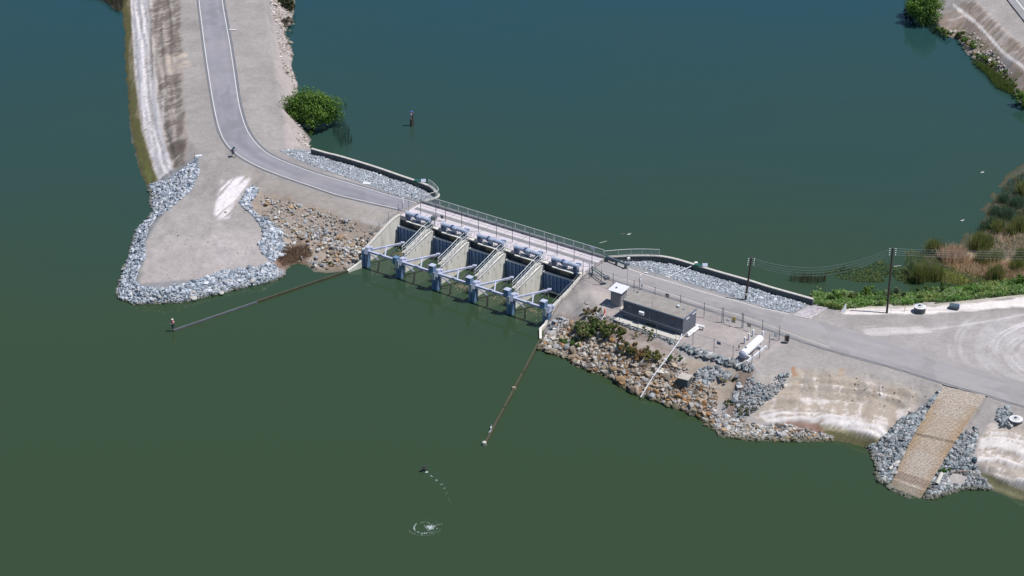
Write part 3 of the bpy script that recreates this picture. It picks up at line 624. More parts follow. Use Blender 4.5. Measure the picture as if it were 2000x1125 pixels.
# marsh
paint([(1700, 562), (1730, 460), (1840, 450), (1870, 400), (1930, 330), (1980, 260), (2250, 200), (2250, 565), (1900, 580), (1800, 590)], (.045, .055, .035), 8, 8, .95)
paint([(1830, 485), (1890, 480), (1960, 510), (2000, 490), (2001, 530), (1930, 548), (1870, 530), (1830, 505)], (.40, .28, .19), 6, 8, .95, thr(lambda x, y: fbm(x * .45, y * .45), .33, .5))
paint([(1940, 380), (1990, 350), (2050, 400), (2050, 480), (1960, 470), (1930, 440)], (.08, .075, .05), 8, 10, .8, thr(lambda x, y: fbm(x * .5 + 8, y * .5), .4, .58))
paint([(1770, 548), (1830, 520), (1900, 545), (1890, 562), (1800, 560)], (.13, .14, .025), 5, 4, .9)
# upper right levee
paint([(1820, 40), (1900, 0), (1960, 60), (2060, 140), (2060, 210), (1990, 180), (1890, 100)], (.32, .25, .215), 6, 8, .9, thr(lambda x, y: fbm(x * .5, y * .5), .25, .5))
paint([(1880, -10), (1905, -5), (1970, 62), (2040, 130), (2030, 150), (1950, 95)], (.42, .37, .345), 8, 6, .8, thr(lambda x, y: afbm(x, y, 35, .2, 1.2), .4, .6))
paint([(1870, 0), (1900, -5), (1960, 55), (2040, 125), (2030, 150), (1950, 100), (1900, 48)], (.19, .16, .12), 6, 6, .7, T_(afbm(GX, GY, 35, .3, 2.2, 3), .52, .62))
paint([(1850, 60), (1880, 45), (1950, 105), (2010, 150), (2010, 190), (1960, 150), (1900, 100)], (.15, .14, .08), 6, 8, .75, T_(fbm(GX * .6, GY * .6, 4), .45, .56))
curve_band([(1862, 10), (1885, 28), (1910, 48), (1935, 75), (1962, 105), (2001, 132), (2060, 180)], 4.0, (.66, .62, .60), .95)
curve_band([(1850, 40), (1870, 36), (1890, 24)], 2, (.52, .45, .42), .7); curve_band([(1948, 122), (1965, 108), (1990, 100)], 2, (.52, .45, .42), .7)
# damp, weedy edge just above the waterline
wet = smooth01(1 - (H - .02) / .28) * (ED > -3) * .75
COL = COL * (1 - wet[..., None]) + np.array([.06, .058, .032]) * wet[..., None]

keep = ED > -2.2
kq = keep[:-1, :-1] & keep[1:, :-1] & keep[:-1, 1:] & keep[1:, 1:]
idx = -np.ones(GX.shape, int); used = np.zeros(GX.shape, bool)
used[:-1, :-1] |= kq; used[1:, :-1] |= kq; used[:-1, 1:] |= kq; used[1:, 1:] |= kq
idx[used] = np.arange(used.sum())
fa = np.stack([idx[:-1, :-1][kq], idx[:-1, 1:][kq], idx[1:, 1:][kq], idx[1:, :-1][kq]], 1)
o = fast_mesh('ground', np.stack([GX[used], GY[used], H[used]], 1), fa, M['ground'], COL[used], True); tag(o, kind='structure')

# ------------------------------------------------------------------ roads
def strip(name, A, B, z, mat_, parent=None, kind=None):
    n = 90
    def rs(P_):
        P_ = [Vector(p) for p in P_]; L_ = [0]
        for i in range(1, len(P_)): L_.append(L_[-1] + (P_[i] - P_[i - 1]).length)
        out = []
        for k in range(n + 1):
            s_ = L_[-1] * k / n; i = 0
            while i < len(L_) - 2 and L_[i + 1] < s_: i += 1
            out.append(P_[i].lerp(P_[i + 1], (s_ - L_[i]) / max(1e-6, L_[i + 1] - L_[i])))
        return out
    a, b_ = rs(A), rs(B); mb = MB()
    vs = [(p.x, p.y, z) for q in zip(a, b_) for p in q]
    mb.add(vs, [(2 * i, 2 * i + 1, 2 * i + 3, 2 * i + 2) for i in range(n)])
    o = mb.build(name, mat_, parent)
    if kind: tag(o, kind=kind)
    return o
def line_on(name, P_, wd, z, mat_, parent, t0=0.0, t1=1.0):
    P_ = V3(P_); n = len(P_); P_ = P_[int(n * t0):max(int(n * t1), int(n * t0) + 2)]
    return strip(name, offset3(P_, wd / 2), offset3(P_, -wd / 2), z, mat_, parent)
M['road'] = mat_attr('asphalt_surface', .92, .05, (.6, 26.0), .25)
def road_grid(A, B, z, col, dust, n=560, m_=22, dust_w=.7, wob=.16, lane=(.3, .7)):
    def rs(P_):
        P_ = np.array([tuple(p)[:2] for p in P_]); L_ = np.concatenate([[0], np.cumsum(np.hypot(*np.diff(P_, axis=0).T))]); t_ = np.linspace(0, L_[-1], n)
        return np.stack([np.interp(t_, L_, P_[:, 0]), np.interp(t_, L_, P_[:, 1])], 1), t_
    a, ta = rs(A); b_, tb = rs(B); wdt = np.hypot(*(a - b_).T); ax_ = (b_ - a) / wdt[:, None]
    a = a + ax_ * ((fbm(ta * 1.1, ta * 0 + 3, 4) - .5) * 2 * wob)[:, None]; b_ = b_ + ax_ * ((fbm(tb * 1.1, tb * 0 + 8, 4) - .5) * 2 * wob)[:, None]
    u = np.linspace(0, 1, m_); P_ = a[:, None] * (1 - u)[None, :, None] + b_[:, None] * u[None, :, None]; x, y = P_[..., 0], P_[..., 1]; tt = np.repeat(ta[:, None], m_, 1); uu = np.repeat(u[None], n, 0)
    c = np.ones(x.shape + (3,)) * np.array(col)
    c *= (.90 + .2 * fbm(tt * .08, uu * 4 + 2, 3))[..., None]; c *= (.95 + .10 * fbm(tt * .9, uu * 14, 3))[..., None]
    for l_ in lane: c *= (1 + .07 * np.exp(-((uu - l_) / .07) ** 2))[..., None]
    c *= (1 - .10 * smooth01((fbm(tt * .25 + 30, uu * 2 + 7, 2) - .62) / .03))[..., None]
    ed = np.minimum(uu, 1 - uu) * wdt[:, None]; dz_ = smooth01(1 - ed / dust_w) * smooth01((fbm(x * .8, y * .8, 4) - .38) / .25) * .75
    dz_ = np.maximum(dz_, .30 * smooth01((fbm(x * .15 + 5, y * .15, 4) - .5) / .2)); c = c * (1 - dz_[..., None]) + np.array(dust) * dz_[..., None]
    ii = np.arange(n * m_).reshape(n, m_); f = np.stack([ii[:-1, :-1].ravel(), ii[1:, :-1].ravel(), ii[1:, 1:].ravel(), ii[:-1, 1:].ravel()], 1)
    o = fast_mesh('road', np.stack([x.ravel(), y.ravel(), np.full(x.size, z)], 1), f, M['road'], c.reshape(-1, 3)); tag(o, kind='structure'); return o
rdL = road_grid(LlA, LrA, RZ, (.235, .232, .262), (.31, .285, .275))
strip('shoulder_patch', offset3(V3(Ll), -.12), offset3(V3(Ll), -.40), RZ + .004, M['asphalt_new'], rdL)
strip('shoulder_patch', offset3(V3(Lr), .52), offset3(V3(Lr), .12), RZ + .004, M['asphalt_new'], rdL)
line_on('edge_line', Ll, .10, RZ + .010, M['paint'], rdL); line_on('edge_line', Lr, .10, RZ + .010, M['paint'], rdL)
rdR = road_grid(RuA, RlA, RZ, (.285, .272, .278), (.33, .305, .295), dust_w=1.0)
line_on('edge_line', Ru, .10, RZ + .008, M['paint'], rdR, 0, .46)
lowline = V3(spline([tuple(p) for p in Wp([(1220, 545), (1290, 567.5), (1377, 597), (1435, 613.5), (1490, 632), (1540, 650), (1575, 662.5), (1620, 678)])], 5))
line_on('edge_line', lowline, .10, RZ + .008, M['paint_old'], rdR)
midA = V3(spline([tuple(p) for p in Wp([(1160, 528), (1290, 556), (1450, 600), (1600, 655), (1760, 712), (2001, 780)])], 5))
strip('shoulder_patch', offset3(V3(Rl), .42), offset3(V3(Rl), .12), RZ + .004, M['asphalt_new'], rdR)
farA = [at(x, y, 4.45) for x, y in ((1940, -60), (1960, -10), (2001, 42), (2080, 120), (2200, 200))]
farB = [at(x, y, 4.5) for x, y in ((2060, -60), (2070, -10), (2100, 30), (2180, 90), (2300, 160))]
rdF = strip('road', farA, farB, 4.5, M['asphalt_pale'], kind='structure')
line_on('edge_line', [tuple(p) for p in [at(x, y, 4.6) for x, y in ((1958, -60), (1978, -10), (2018, 40), (2100, 120))]], .2, 4.51, M['paint'], rdF)

# ------------------------------------------------------------------ dam deck
deck = empty('road_bridge', D(16.7, 2.7, 4.5), 'pale concrete bridge deck carrying the road over the five gates', 'bridge')
mb = MB(); mb.prism([D(0, .0, 3.9), D(33.35, .0, 3.9), D(33.35, 5.6, 3.9), D(0, 5.6, 3.9)], (0, 0, .66)); mb.build('deck_slab', M['deck'], deck)
mb = MB(); mb.box(D(16.7, 5.42, 4.68), (33.3, .24, .24), TH, .03); mb.build('kerb', M['strip'], deck)
mb = MB(); mb.box(D(16.9, 3.3, 4.5635), (33.0, .9, .006), TH); mb.build('worn_band', M['strip'], deck)
mb = MB(); mb.box(D(16.9, 4.55, 4.5635), (33.0, .10, .006), TH); mb.build('worn_band', M['strip'], deck)
for i in range(1, 10):
    mb = MB(); mb.box(D(3.33 * i, 2.8, 4.568), (.05, 5.1, .006), TH); mb.build('joint', M['wall_dark'], deck)
mb = MB(); mb.box(D(16.67, .25, 1.6), (33.3, .3, 4.58), TH); mb.build('front_wall', M['wall_dark'], deck)  # shade under the deck edge put into the wall colour
mb = MB(); mb.box(D(16.67, 5.3, 1.6), (33.3, .3, 4.58), TH); mb.build('rear_wall', M['wall'], deck)
for k in range(5):
    a0 = 6.66 * k
    mb = MB(); mb.box(D(a0 + 3.65, -.52, 4.40), (3.7, 1.02, .14), TH, .02); mb.build('hoist_platform', M['wall'], deck); MB().box(D(a0 + 2.0, -.4, 4.06), (.25, .75, .5), TH).build('platform_corbel', M['wall_dark'], deck); MB().box(D(a0 + 5.2, -.4, 4.06), (.25, .75, .5), TH).build('platform_corbel', M['wall_dark'], deck)  # corbels coloured dark for the shade under the platform
    mb = MB(); mb.box(D(a0 + 3.4, .06, 3.35), (1.6, .1, .7), TH); mb.build('recess', M['drift'], deck)
    mb = MB(); mb.box(D(a0 + 6.65 if k < 4 else a0 + 6.3, -.28, 4.41), (1.3 if k < 4 else .6, .56, .14), TH, .02); mb.build('walkway_bracket', M['wall'], deck)

# rear railing along the deck
rr = empty('deck_railing', D(16.7, 5.42, 4.8), 'long pale steel balustrade along the lake side of the bridge deck', 'railing')
for z_ in (5.92, 4.95):
    mb = MB(); mb.bar(D(0, 5.42, z_), D(33.3, 5.42, z_), .07, .07); mb.build('rail', M['rail'], rr)
npost = 19
pm = None
for i in range(npost + 1):
    a_ = 33.3 * i / npost
    if pm is None:
        mb = MB(); mb.box((0, 0, .62), (.075, .075, 1.26)); pm = mb.build('post', M['rail']); pm.parent = rr; pm.location = local(rr, D(a_, 5.42, 4.72)); pm.rotation_euler = (0, 0, TH)
    else:
        c = pm.copy(); S.collection.objects.link(c); c.location = local(rr, D(a_, 5.42, 4.72))
mb = MB()
for i in range(222):
    a_ = 33.3 * (i + .5) / 222; mb.bar(D(a_, 5.42, 4.95), D(a_, 5.42, 5.9), .022, .022)
mb.build('balusters', M['rail'], rr, kind='stuff')
mb = MB(); mb.box(D(31.4, 5.36, 5.72), (.75, .03, .42), TH); mb.build('notice_plate', M['steel'], rr)

# ------------------------------------------------------------------ wing walls
def top_wall(name, pts, th, lab, mt=M['wall'], depth=-1.2, cap=True, cat='wall'):
    r = empty(name, Vector((pts[0][0], pts[0][1], 0)), lab, cat)
    mb = MB(); mb.wall(pts, th, depth); mb.build('wall_body', mt, r)
    if cap:
        mb = MB(); mb.wall([(p[0], p[1], p[2] + .06) for p in pts], th + .06, 0); 
        cp_ = MB(); m_ = len(pts); q = [Vector((p[0], p[1], p[2] + .08)) for p in pts]
        for i in range(m_ - 1): cp_.bar(q[i], q[i + 1] + (q[i + 1] - q[i]).normalized() * .02, th + .08, .12)
        cp_.build('coping', M['cap'], r)
    return r
prof_l = spline([(-.2, .1, 4.5), (-.2, -1.2, 4.45), (-.2, -2.7, 4.15), (-.2, -4.8, 3.55), (-.2, -7.3, 2.75), (-.2, -9.3, 2.2)], 4)
lw_pts = [D(*p) for p in prof_l]
pA, pB, pC, pD_ = D(-.2, -9.3, 1.6), at(704, 510, 1.1), at(692, 519, .7), at(679, 528, .35)
top_wall('wing_wall', lw_pts, .4, 'curved grey concrete wing wall at the left end of the gates')
top_wall('low_wall', [tuple(p) for p in spline([tuple(pA), tuple(pB), tuple(pC), tuple(pD_)], 4)], .35, 'short sloping concrete wall end running down into water by the stony cove', cap=False)
rw_pts = [D(*p) for p in spline([(33.5, .1, 4.4), (33.5, -1.4, 4.2), (33.5, -3.9, 3.45), (33.5, -7.2, 2.8), (33.5, -9.4, 2.35)], 4)]
top_wall('wing_wall', rw_pts, .4, 'curved grey concrete wing wall at the right end of the gates below the shed')
top_wall('low_wall', [D(33.5, -9.4, 1.5), D(33.6, -10.4, .8), D(33.5, -11.5, .5), at(1056, 662, .3)], .35, 'short low concrete wall end beside the brown boulders', cap=False)

# ------------------------------------------------------------------ training walls just clear of the water
def training(name, p, q, wd, zt, lab, split=None):
    r = empty(name, p, lab, 'wall')
    d = q - p
    if split:
        mb = MB(); mb.bar(p + Vector((0, 0, zt - .6)), p.lerp(q, split) + Vector((0, 0, zt - .6)), wd, 1.2); mb.build('wall_crest', M['algae_wall'], r)
        mb = MB(); mb.bar(p.lerp(q, split) + Vector((0, 0, zt * .45 - .6)), q + Vector((0, 0, zt * .45 - .6)), wd * 1.1, 1.2); mb.build('wall_crest', M['wall_dark'], r, label='dark weathered lower part of the wall')
    else:
        for i in range(3):
            mb = MB(); mb.bar(p.lerp(q, i / 3 + .003) + Vector((0, 0, zt - .6)), p.lerp(q, (i + 1) / 3 - .003) + Vector((0, 0, zt - .6)), wd, 1.2); mb.build('wall_crest', M['algae_wall'], r)
    return r
training('training_wall', at(679, 529, .2), at(338, 645, .2), .30, .14, 'long narrow half sunken wall reaching out to the angler in pink', .53)
training('training_wall', at(1056, 662, .2), at(946, 869, .2), .30, .14, 'long narrow algae covered wall running out from the brown boulders')
mb = MB(); mb.lathe(at(946, 869, 0), [(.28, -.8), (.28, .45), (.22, .5)], 10); o = mb.build('mooring_stub', M['cap'], None); tag(o, 'pale round stub at the outer end of the algae covered wall', 'post')
mb = MB(); mb.lathe(at(1004, 760, 0), [(.3, -.5), (.3, .3), (.15, .36)], 9); o = mb.build('float_buoy', M['drift'], None); tag(o, 'small dull float against the middle of the algae covered wall', 'float')

# ------------------------------------------------------------------ piers with stair walkways
def build_pier():
    r = empty('gate_pier', (0, 0, 0), 'x', 'pier', 'concrete piers between the gates')
    pf = spline([(-.35, 4.02), (-1.4, 4.0), (-2.6, 3.82), (-4.4, 3.3), (-6.0, 2.98), (-7.5, 2.75)], 3)
    poly = [(-.3, y, z) for y, z in pf] + [(-.3, -7.75, 2.2), (-.3, -7.8, -1.2), (-.3, -.35, -1.2)]
    MB().prism(poly, (.6, 0, 0)).build('pier_wall', M['wall'], r)
    w_ = MB()
    for i in range(len(pf) - 1):
        (y0, z0), (y1, z1_) = pf[i], pf[i + 1]; w_.bar((-.28, y0, z0 + .22), (-.28, y1, z1_ + .22), .62, .07)
    w_.build('walkway', M['cap'], r)
    MB().bar((.29, pf[2][0], pf[2][1] + .1), (.29, pf[-1][0], pf[-1][1] + .1), .1, .12).build('toe_pipe', M['galv'], r)
    line = [(.6, 5.15), (-1.6, 5.1), (-4.1, 4.72), (-7.3, 3.85)]
    line = [(-.2, 5.42), (-2.3, 5.12), (-4.2, 4.6), (-7.4, 3.9)]
    for x_ in (-.58, .16):
        h = MB().tube([(x_, y, z) for y, z in line], .04, 6).build('handrail', M['rail'], r)
        for dz_ in (.5,):
            hh = MB().tube([(x_, y, z - dz_) for y, z in line], .028, 5).build('mid_rail', M['rail']); hh.parent = h
        for k in range(7):
            y = -.4 - 1.15 * k
            z = np.interp(-y, [-p[0] for p in line], [p[1] for p in line])
            q = MB().bar((x_, y, z), (x_, y, z - 1.05), .045, .045).build('post', M['rail']); q.parent = h
    MB().bar((-.58, -7.4, 3.88), (.16, -7.4, 3.88), .05, .05).build('end_rail', M['rail'], r)
    for y in (-2.0, -3.6, -5.2, -6.8):
        MB().box((.31, y, 2.7), (.03, .07, .5)).build('bracket', M['post'], r)
    return r
pier0 = build_pier()
plab = ['leftmost of the four curved concrete piers, with a handrailed stair on top', 'second concrete pier from the left, beside the bay full of floating brown debris', 'third concrete pier from the left, with a handrailed stair on top', 'rightmost of the four curved concrete piers, nearest the shed']
for k in range(4):
    r = pier0 if k == 0 else copy_tree(pier0)
    r.location = D(6.66 * (k + 1) - .28, 0, 0); r.rotation_euler = (0, 0, TH); r['label'] = plab[k]

# ------------------------------------------------------------------ sluice gates
def build_gate():
    r = empty('sluice_gate', (0, 0, 0), 'x', 'sluice gate', 'blue sluice gates of the dam')
    MB().box((3.0, -.62, 1.2), (6.0, .12, 3.6), 0).build('skin_plate', M['gate'], r)
    rib = None
    for i in range(9):
        if rib is None: rib = MB().box((0, 0, 0), (.09, .16, 3.1)).build('rib', M['gate_rib']); rib.parent = r
        else:
            c = rib.copy(); S.collection.objects.link(c); rib_ = c
        (rib if i == 0 else rib_).location = (.35 + i * .66, -.75, 1.35)
    MB().box((3.0, -.66, 3.05), (6.02, .34, .15), 0, .01).build('top_bar', M['white'], r)
    MB().box((3.0, -1.0, .28), (5.9, .34, .22), 0, .02).build('sill_beam', M['cap'], r)
    MB().box((3.0, -.72, 1.9), (5.9, .12, .14), 0).build('stiffener', M['gate'], r)
    for s_ in (.04, 5.96): MB().box((s_, -.64, 1.5), (.1, .26, 3.4)).build('side_guide', M['pile'], r)
    return r
g0 = build_gate(); glab = ['leftmost blue sluice gate, against the left wing wall', 'second blue sluice gate from the left', 'middle blue sluice gate, behind the floating debris', 'fourth blue sluice gate from the left', 'rightmost blue sluice gate, against the right wing wall']
for k in range(5):
    r = g0 if k == 0 else copy_tree(g0)
    r.location = D(6.66 * k + .06, 0, 0); r.rotation_euler = (0, 0, TH); r['label'] = glab[k]

# ------------------------------------------------------------------ hoists
def build_hoist():
    r = empty('gate_hoist', (0, 0, 0), 'x', 'hoist', 'gate hoists on the deck edge')
    MB().box((-1.95, -.25, .18), (.5, .7, 1.1), 0, .04).build('bearing_stand', M['motor_dk'], r)
    MB().box((1.75, -.25, .12), (.55, .75, 1.3), 0, .04).build('bearing_stand', M['motor_dk'], r)
    MB().lathe((-2.25, -.28, .82), [(.24, 0), (.30, .06), (.30, 1.55), (.24, 1.62)], 18, (1, 0, 0)).build('rope_drum', M['motor'], r, True)
    MB().lathe((-.62, -.28, .80), [(.2, 0), (.44, .05), (.44, .28), (.2, .33)], 18, (1, 0, 0)).build('brake_disc', M['motor_dk'], r, True)
    MB().box((0, -.25, .72), (.75, .8, .75), 0, .14).build('gearbox', M['motor'], r)
    MB().box((-.1, -.25, .15), (.55, .5, .7), 0, .04).build('gearbox_foot', M['motor_dk'], r)
    MB().lathe((.4, -.28, .82), [(.22, 0), (.32, .08), (.32, 1.5), (.24, 1.62)], 18, (1, 0, 0)).build('rope_drum', M['motor'], r, True)
    mo = MB().lathe((1.3, .28, .78), [(.05, 0), (.22, .04), (.22, .85), (.16, .95)], 14, (1, .2, 0)).build('electric_motor', M['motor'], r, True)
    MB().box((1.95, .3, 1.12), (.7, .35, .1), .35, .02).build('motor_cover', M['steel'], r)
    MB().lathe((2.05, -.28, .80), [(.3, 0), (.42, .04), (.42, .16), (.3, .2)], 16, (1, 0, 0)).build('end_flange', M['motor'], r, True)
    MB().box((-2.3, -.28, .75), (.1, .75, .9), 0, .03).build('end_plate', M['steel'], r)
    for x_ in (-1.2, -.9, .8, 1.15): MB().tube([(x_, -.45, -1.6), (x_, -.45, .6)], .02, 5).build('lifting_rope', M['post'], r)
    for x_, y_ in ((-1.0, -.45), (.95, -.5)): MB().box((x_, y_, .0), (.45, .35, .22), 0, .05).build('floor_housing', M['cap'], r)
    gd = MB().tube([(2.35, -.7, -.1), (2.35, -.7, .9), (2.35, .4, .9), (2.35, .4, -.1)], .025, 5).build('guard_rail', M['galv'], r)
    MB().tube([(2.6, -.7, -.1), (2.6, -.7, .9), (2.6, .4, .9), (2.6, .4, -.1)], .025, 5).build('guard_rail', M['galv'], r)
    MB().tube([(-.5, .55, -.1), (-.3, .6, .3), (-1.1, .6, .35), (-1.6, .55, -.1)], .05, 6).build('conduit', M['galv'], r)
    return r
h0 = build_hoist(); hlab = ['leftmost pale blue hoist on the dam edge, next to the control box', 'second pale blue hoist from the left on the dam edge', 'middle pale blue hoist on the dam edge', 'fourth pale blue hoist from the left on the dam edge', 'rightmost pale blue hoist on the dam edge, nearest the shed']
for k in range(5):
    r = h0 if k == 0 else copy_tree(h0)
    r.location = D(6.66 * k + 3.75, 0, 4.56); r.rotation_euler = (0, 0, TH); r['label'] = hlab[k]
# short guard rails between the hoists
for k in range(4):
    r = empty('walkway_guard', D(6.66 * (k + 1) - .1, -.2, 4.5), ['bare steel guard rail between the first and second hoist from the left', 'bare steel guard rail between the second and third hoist', 'bare steel guard rail between the third and fourth hoist', 'bare steel guard rail between the fourth and fifth hoist'][k], 'guard rail', 'guard rails between the hoists')
    a0 = 6.66 * (k + 1) - .35
    for da, nn in ((-.35, -.45), (.15, -.5), (.6, -.5), (.6, .3)):
        MB().tube([D(a0 + da, nn, 4.45), D(a0 + da, nn, 5.5)], .024, 5).build('post', M['post'], r)
    MB().tube([D(a0 + .15, -.5, 5.5), D(a0 + .6, -.5, 5.5), D(a0 + .6, .3, 5.5)], .022, 5).build('rail', M['galv'], r)

# control box on its post
r = empty('control_box', D(6.35, .1, 4.5), 'square tan and black control box on a post beside the leftmost hoist', 'box')
MB().box(D(6.35, .1, 5.75), (.8, .55, .5), TH, .03).build('cabinet', M['tan'], r); MB().box(D(6.35, .1, 6.04), (.88, .65, .06), TH).build('cabinet_lid', M['post'], r)
MB().tube([D(6.35, .1, 4.5), D(6.35, .1, 5.5)], .05, 6).build('post', M['post'], r)
o = MB().box(D(6.35, 2.05, 5.2), (.5, .05, .55), TH).build('deck_sign', M['post'], None); tag(o, 'small dark green square sign on the fence above the control box', 'sign')

# ------------------------------------------------------------------ steel piles and boom frames
def build_pile(boxed, tall):
    r = empty('steel_pile', (0, 0, 0), 'x', 'pile', 'blue steel piles in front of the gates')
    MB().lathe((-.12, 0, -1.5), [(.25, 0), (.25, 4.3)], 14).build('tube', M['pile'], r, True)
    MB().box((.42, .35, .9), (.42, .85, 2.9), 0, .03).build('sheathing', M['pile'], r)
    MB().prism([(.15, -.2, 2.3), (.15, .9, 2.3), (.15, .75, 3.25), (.15, .2, 3.25)], (.6, 0, 0)).build('bracket', M['steel'], r)
    MB().box((.5, 1.05, 2.85), (.8, .4, .5), 0, .05).build('socket', M['steel'], r)
    if boxed:
        MB().box((-.2, -.05, 3.4), (.85, .85, 1.2), 0, .02).build('casing', M['pile'], r); MB().box((-.2, -.05, 4.03), (.92, .92, .07), 0, .02).build('casing_lid', M['steel'], r)
        MB().box((.16, -.42, 2.5), (.6, .12, 1.2), 0).build('front_plate', M['galv'], r)
    elif tall:
        MB().box((-.2, -.05, 2.9), (.8, .8, 1.1), 0, .02).build('casing', M['pile'], r); MB().box((.16, -.42, 2.5), (.6, .12, 1.3), 0).build('front_plate', M['galv'], r)
    return r
clab = ['leftmost blue pile, standing against the left wing wall', 'second blue pile from the left, with a short open casing', 'third blue pile from the left, by the floating brown debris', 'fourth blue pile from the left', 'fifth blue pile from the left', 'rightmost blue pile, standing against the right wing wall']
p_box = build_pile(True, True)
CA = [.4, 6.75, 13.4, 20.1, 26.8, 33.1]
for k in range(6):
    r = build_pile(False, False) if k == 0 else build_pile(False, True) if k == 1 else (p_box if k == 2 else copy_tree(p_box))
    r.location = D(CA[k], -9.75, 0); r.rotation_euler = (0, 0, TH); r['label'] = clab[k]
def build_frame():
    r = empty('boom_frame', (0, 0, 0), 'x', 'steel frame', 'pale steel frames spanning the bays')
    MB().bar((.5, .15, 2.7), (6.35, .15, 2.7), .34, .3).build('main_beam', M['steel'], r)
    MB().bar((.75, .4, 2.68), (3.3, 5.4, 2.5), .28, .26).build('diagonal_arm', M['steel'], r)
    MB().bar((2.25, 3.0, 2.5), (3.75, .45, 2.2), .2, .18).build('link_strut', M['steel'], r)
    MB().bar((3.2, 5.2, 2.35), (1.6, 4.6, .2), .2, .2).build('tail_strut', M['cap'], r)
    MB().bar((3.3, 5.35, 2.4), (3.1, 5.6, 1.2), .16, .16).build('apex_strut', M['cap'], r)
    MB().bar((.7, .3, 2.4), (1.75, 1.55, .9), .18, .18).build('lower_brace', M['steel'], r)
    MB().box((3.35, 5.5, 2.55), (.6, .5, .3), .6, .03).build('apex_plate', M['steel'], r)
    MB().box((3.4, .15, 2.92), (.5, .3, .05)).build('splice_plate', M['steel'], r)
    return r
f0 = build_frame(); flab = ['leftmost pale steel frame, from the wing wall to the second pile', 'pale steel frame between the second and third pile', 'pale steel frame above the floating brown debris', 'pale steel frame between the fourth and fifth pile', 'rightmost pale steel frame, reaching the right wing wall']
for k in range(5):
    r = f0 if k == 0 else copy_tree(f0)
    r.location = D(6.66 * k + .15, -9.7, 0); r.rotation_euler = (0, 0, TH); r['label'] = flab[k]

# ------------------------------------------------------------------ retaining walls with curved handrails
wlp = [tuple(p) for p in [at(x, y, WZ) for x, y in WL]] + [tuple(D(.2, 5.75, WZ))]
top_wall('retaining_wall', spline(wlp, 3), .35, 'long concrete retaining wall between the left gravel slope and the lake', M['wall_dark'])  # body colour darkened for its shaded inner face
wrp = [tuple(p) for p in [at(x, y, WZ) for x, y in WR]]
top_wall('retaining_wall', spline(wrp, 3), .35, 'long concrete retaining wall between the right gravel slope and the lake', M['wall_dark'])
def curved_rail(pts, lab, nb=0):
    r = empty('wall_railing', Vector(pts[0]), lab, 'railing'); pts = [Vector(p) for p in pts]
    MB().tube(pts, .045, 6).build('top_rail', M['rail'], r)
    MB().tube([p - Vector((0, 0, .9)) for p in pts], .03, 6).build('bottom_rail', M['rail'], r)
    for i in range(0, len(pts), 3): MB().tube([pts[i], pts[i] - Vector((0, 0, 1.1))], .035, 5).build('post', M['rail'], r)
    mb = MB()
    for i in range(len(pts) - 1):
        for k in range(5):
            q = pts[i].lerp(pts[i + 1], k / 5); mb.bar(q, q - Vector((0, 0, .9)), .02, .02)
    mb.build('balusters', M['rail'], r, kind='stuff')
up_ = Vector((0, 0, 1.15))
curved_rail([Vector(p) + up_ for p in spline([wlp[-4], wlp[-3], wlp[-2], wlp[-1]], 4)], 'short curved railing on the left retaining wall, next to the green locker')
curved_rail([Vector(p) + up_ for p in spline([tuple(D(33.4, 5.45, WZ))] + wrp[1:4], 5)], 'curved railing on the right retaining wall behind the steel beam barrier')

# ------------------------------------------------------------------ chain link fences
def chain_fence(pts, lab, ht=2.3, arms=True, pitch=.30, name='chain_link_fence', mesh=True, post_r=.045, every=1, zf=None):
    r = empty(name, Vector(pts[0]), lab, 'fence'); pts = [Vector(p) for p in pts]
    if zf: pts = [Vector((p.x, p.y, zf(p.x, p.y) if callable(zf) else zf)) for p in pts]
    for p in pts: MB().tube([p - Vector((0, 0, .3)), p + Vector((0, 0, ht + .15))], post_r, 6).build('post', M['post'], r)
    up = Vector((0, 0, ht))
    MB().tube([p + up for p in pts], .022, 5).build('top_rail', M['wire'], r)
    if mesh:
        mb = MB(); wr_ = .004
        for i in range(len(pts) - 1):
            a_, b_ = pts[i], pts[i + 1]; Ls = (b_ - a_).length; n_ = max(2, int(Ls / pitch)); e = (b_ - a_) / n_; run = int(ht / (Ls / n_)) 
            for k in range(-run, n_ + 1):
                for sgn in (1, -1):
                    # a diagonal wire clipped to the panel
                    k0, k1 = (k, k + run) if sgn > 0 else (k + run, k)
                    s0, s1 = 0.0, 1.0
                    d_ = k1 - k0
                    lo, hi = sorted(((0 - k0) / d_, (n_ - k0) / d_)); s0, s1 = max(s0, lo), min(s1, hi)
                    if s1 - s0 < .02: continue
                    p0 = a_ + e * (k0 + d_ * s0) + up * s0; p1 = a_ + e * (k0 + d_ * s1) + up * s1
                    nrm = Vector((-e.y, e.x, 0)).normalized() * wr_; tz_ = Vector((0, 0, wr_ * 1.4))
                    mb.add([p0 - tz_, p0 + tz_, p1 + tz_, p1 - tz_], [(0, 1, 2, 3)])
        mb.build('wire_mesh', M['wire'], r, kind='stuff')
    return r
Pz = lambda l, z: [at(x, y, z) for x, y in l]
chain_fence([D(a_, 2.1, 4.55) for a_ in (2.3, 5.2, 7, 10, 13.1, 16.4, 19.3, 22.4, 25.4, 27.3, 30.3, 33.4)], 'tall thin chain link fence along the middle of the bridge deck', 2.5, pitch=.5, post_r=.05)
FZ = 4.4
chain_fence([D(33.6, -.6, FZ), D(34.9, -.9, FZ), D(37.4, -1.6, FZ), D(39.4, -1.6, FZ), D(43, -1.7, FZ), D(46.5, -1.7, FZ), D(50.8, -1.8, FZ), D(54.7, -1.85, FZ), D(57.5, -1.7, FZ), D(57.75, -1.7, FZ), D(60.6, -1.5, FZ), D(60.8, -1.5, FZ), D(63.9, -1.6, FZ), D(66.65, -1.75, FZ)], 'chain link fence along the road in front of the block building', 2.3)
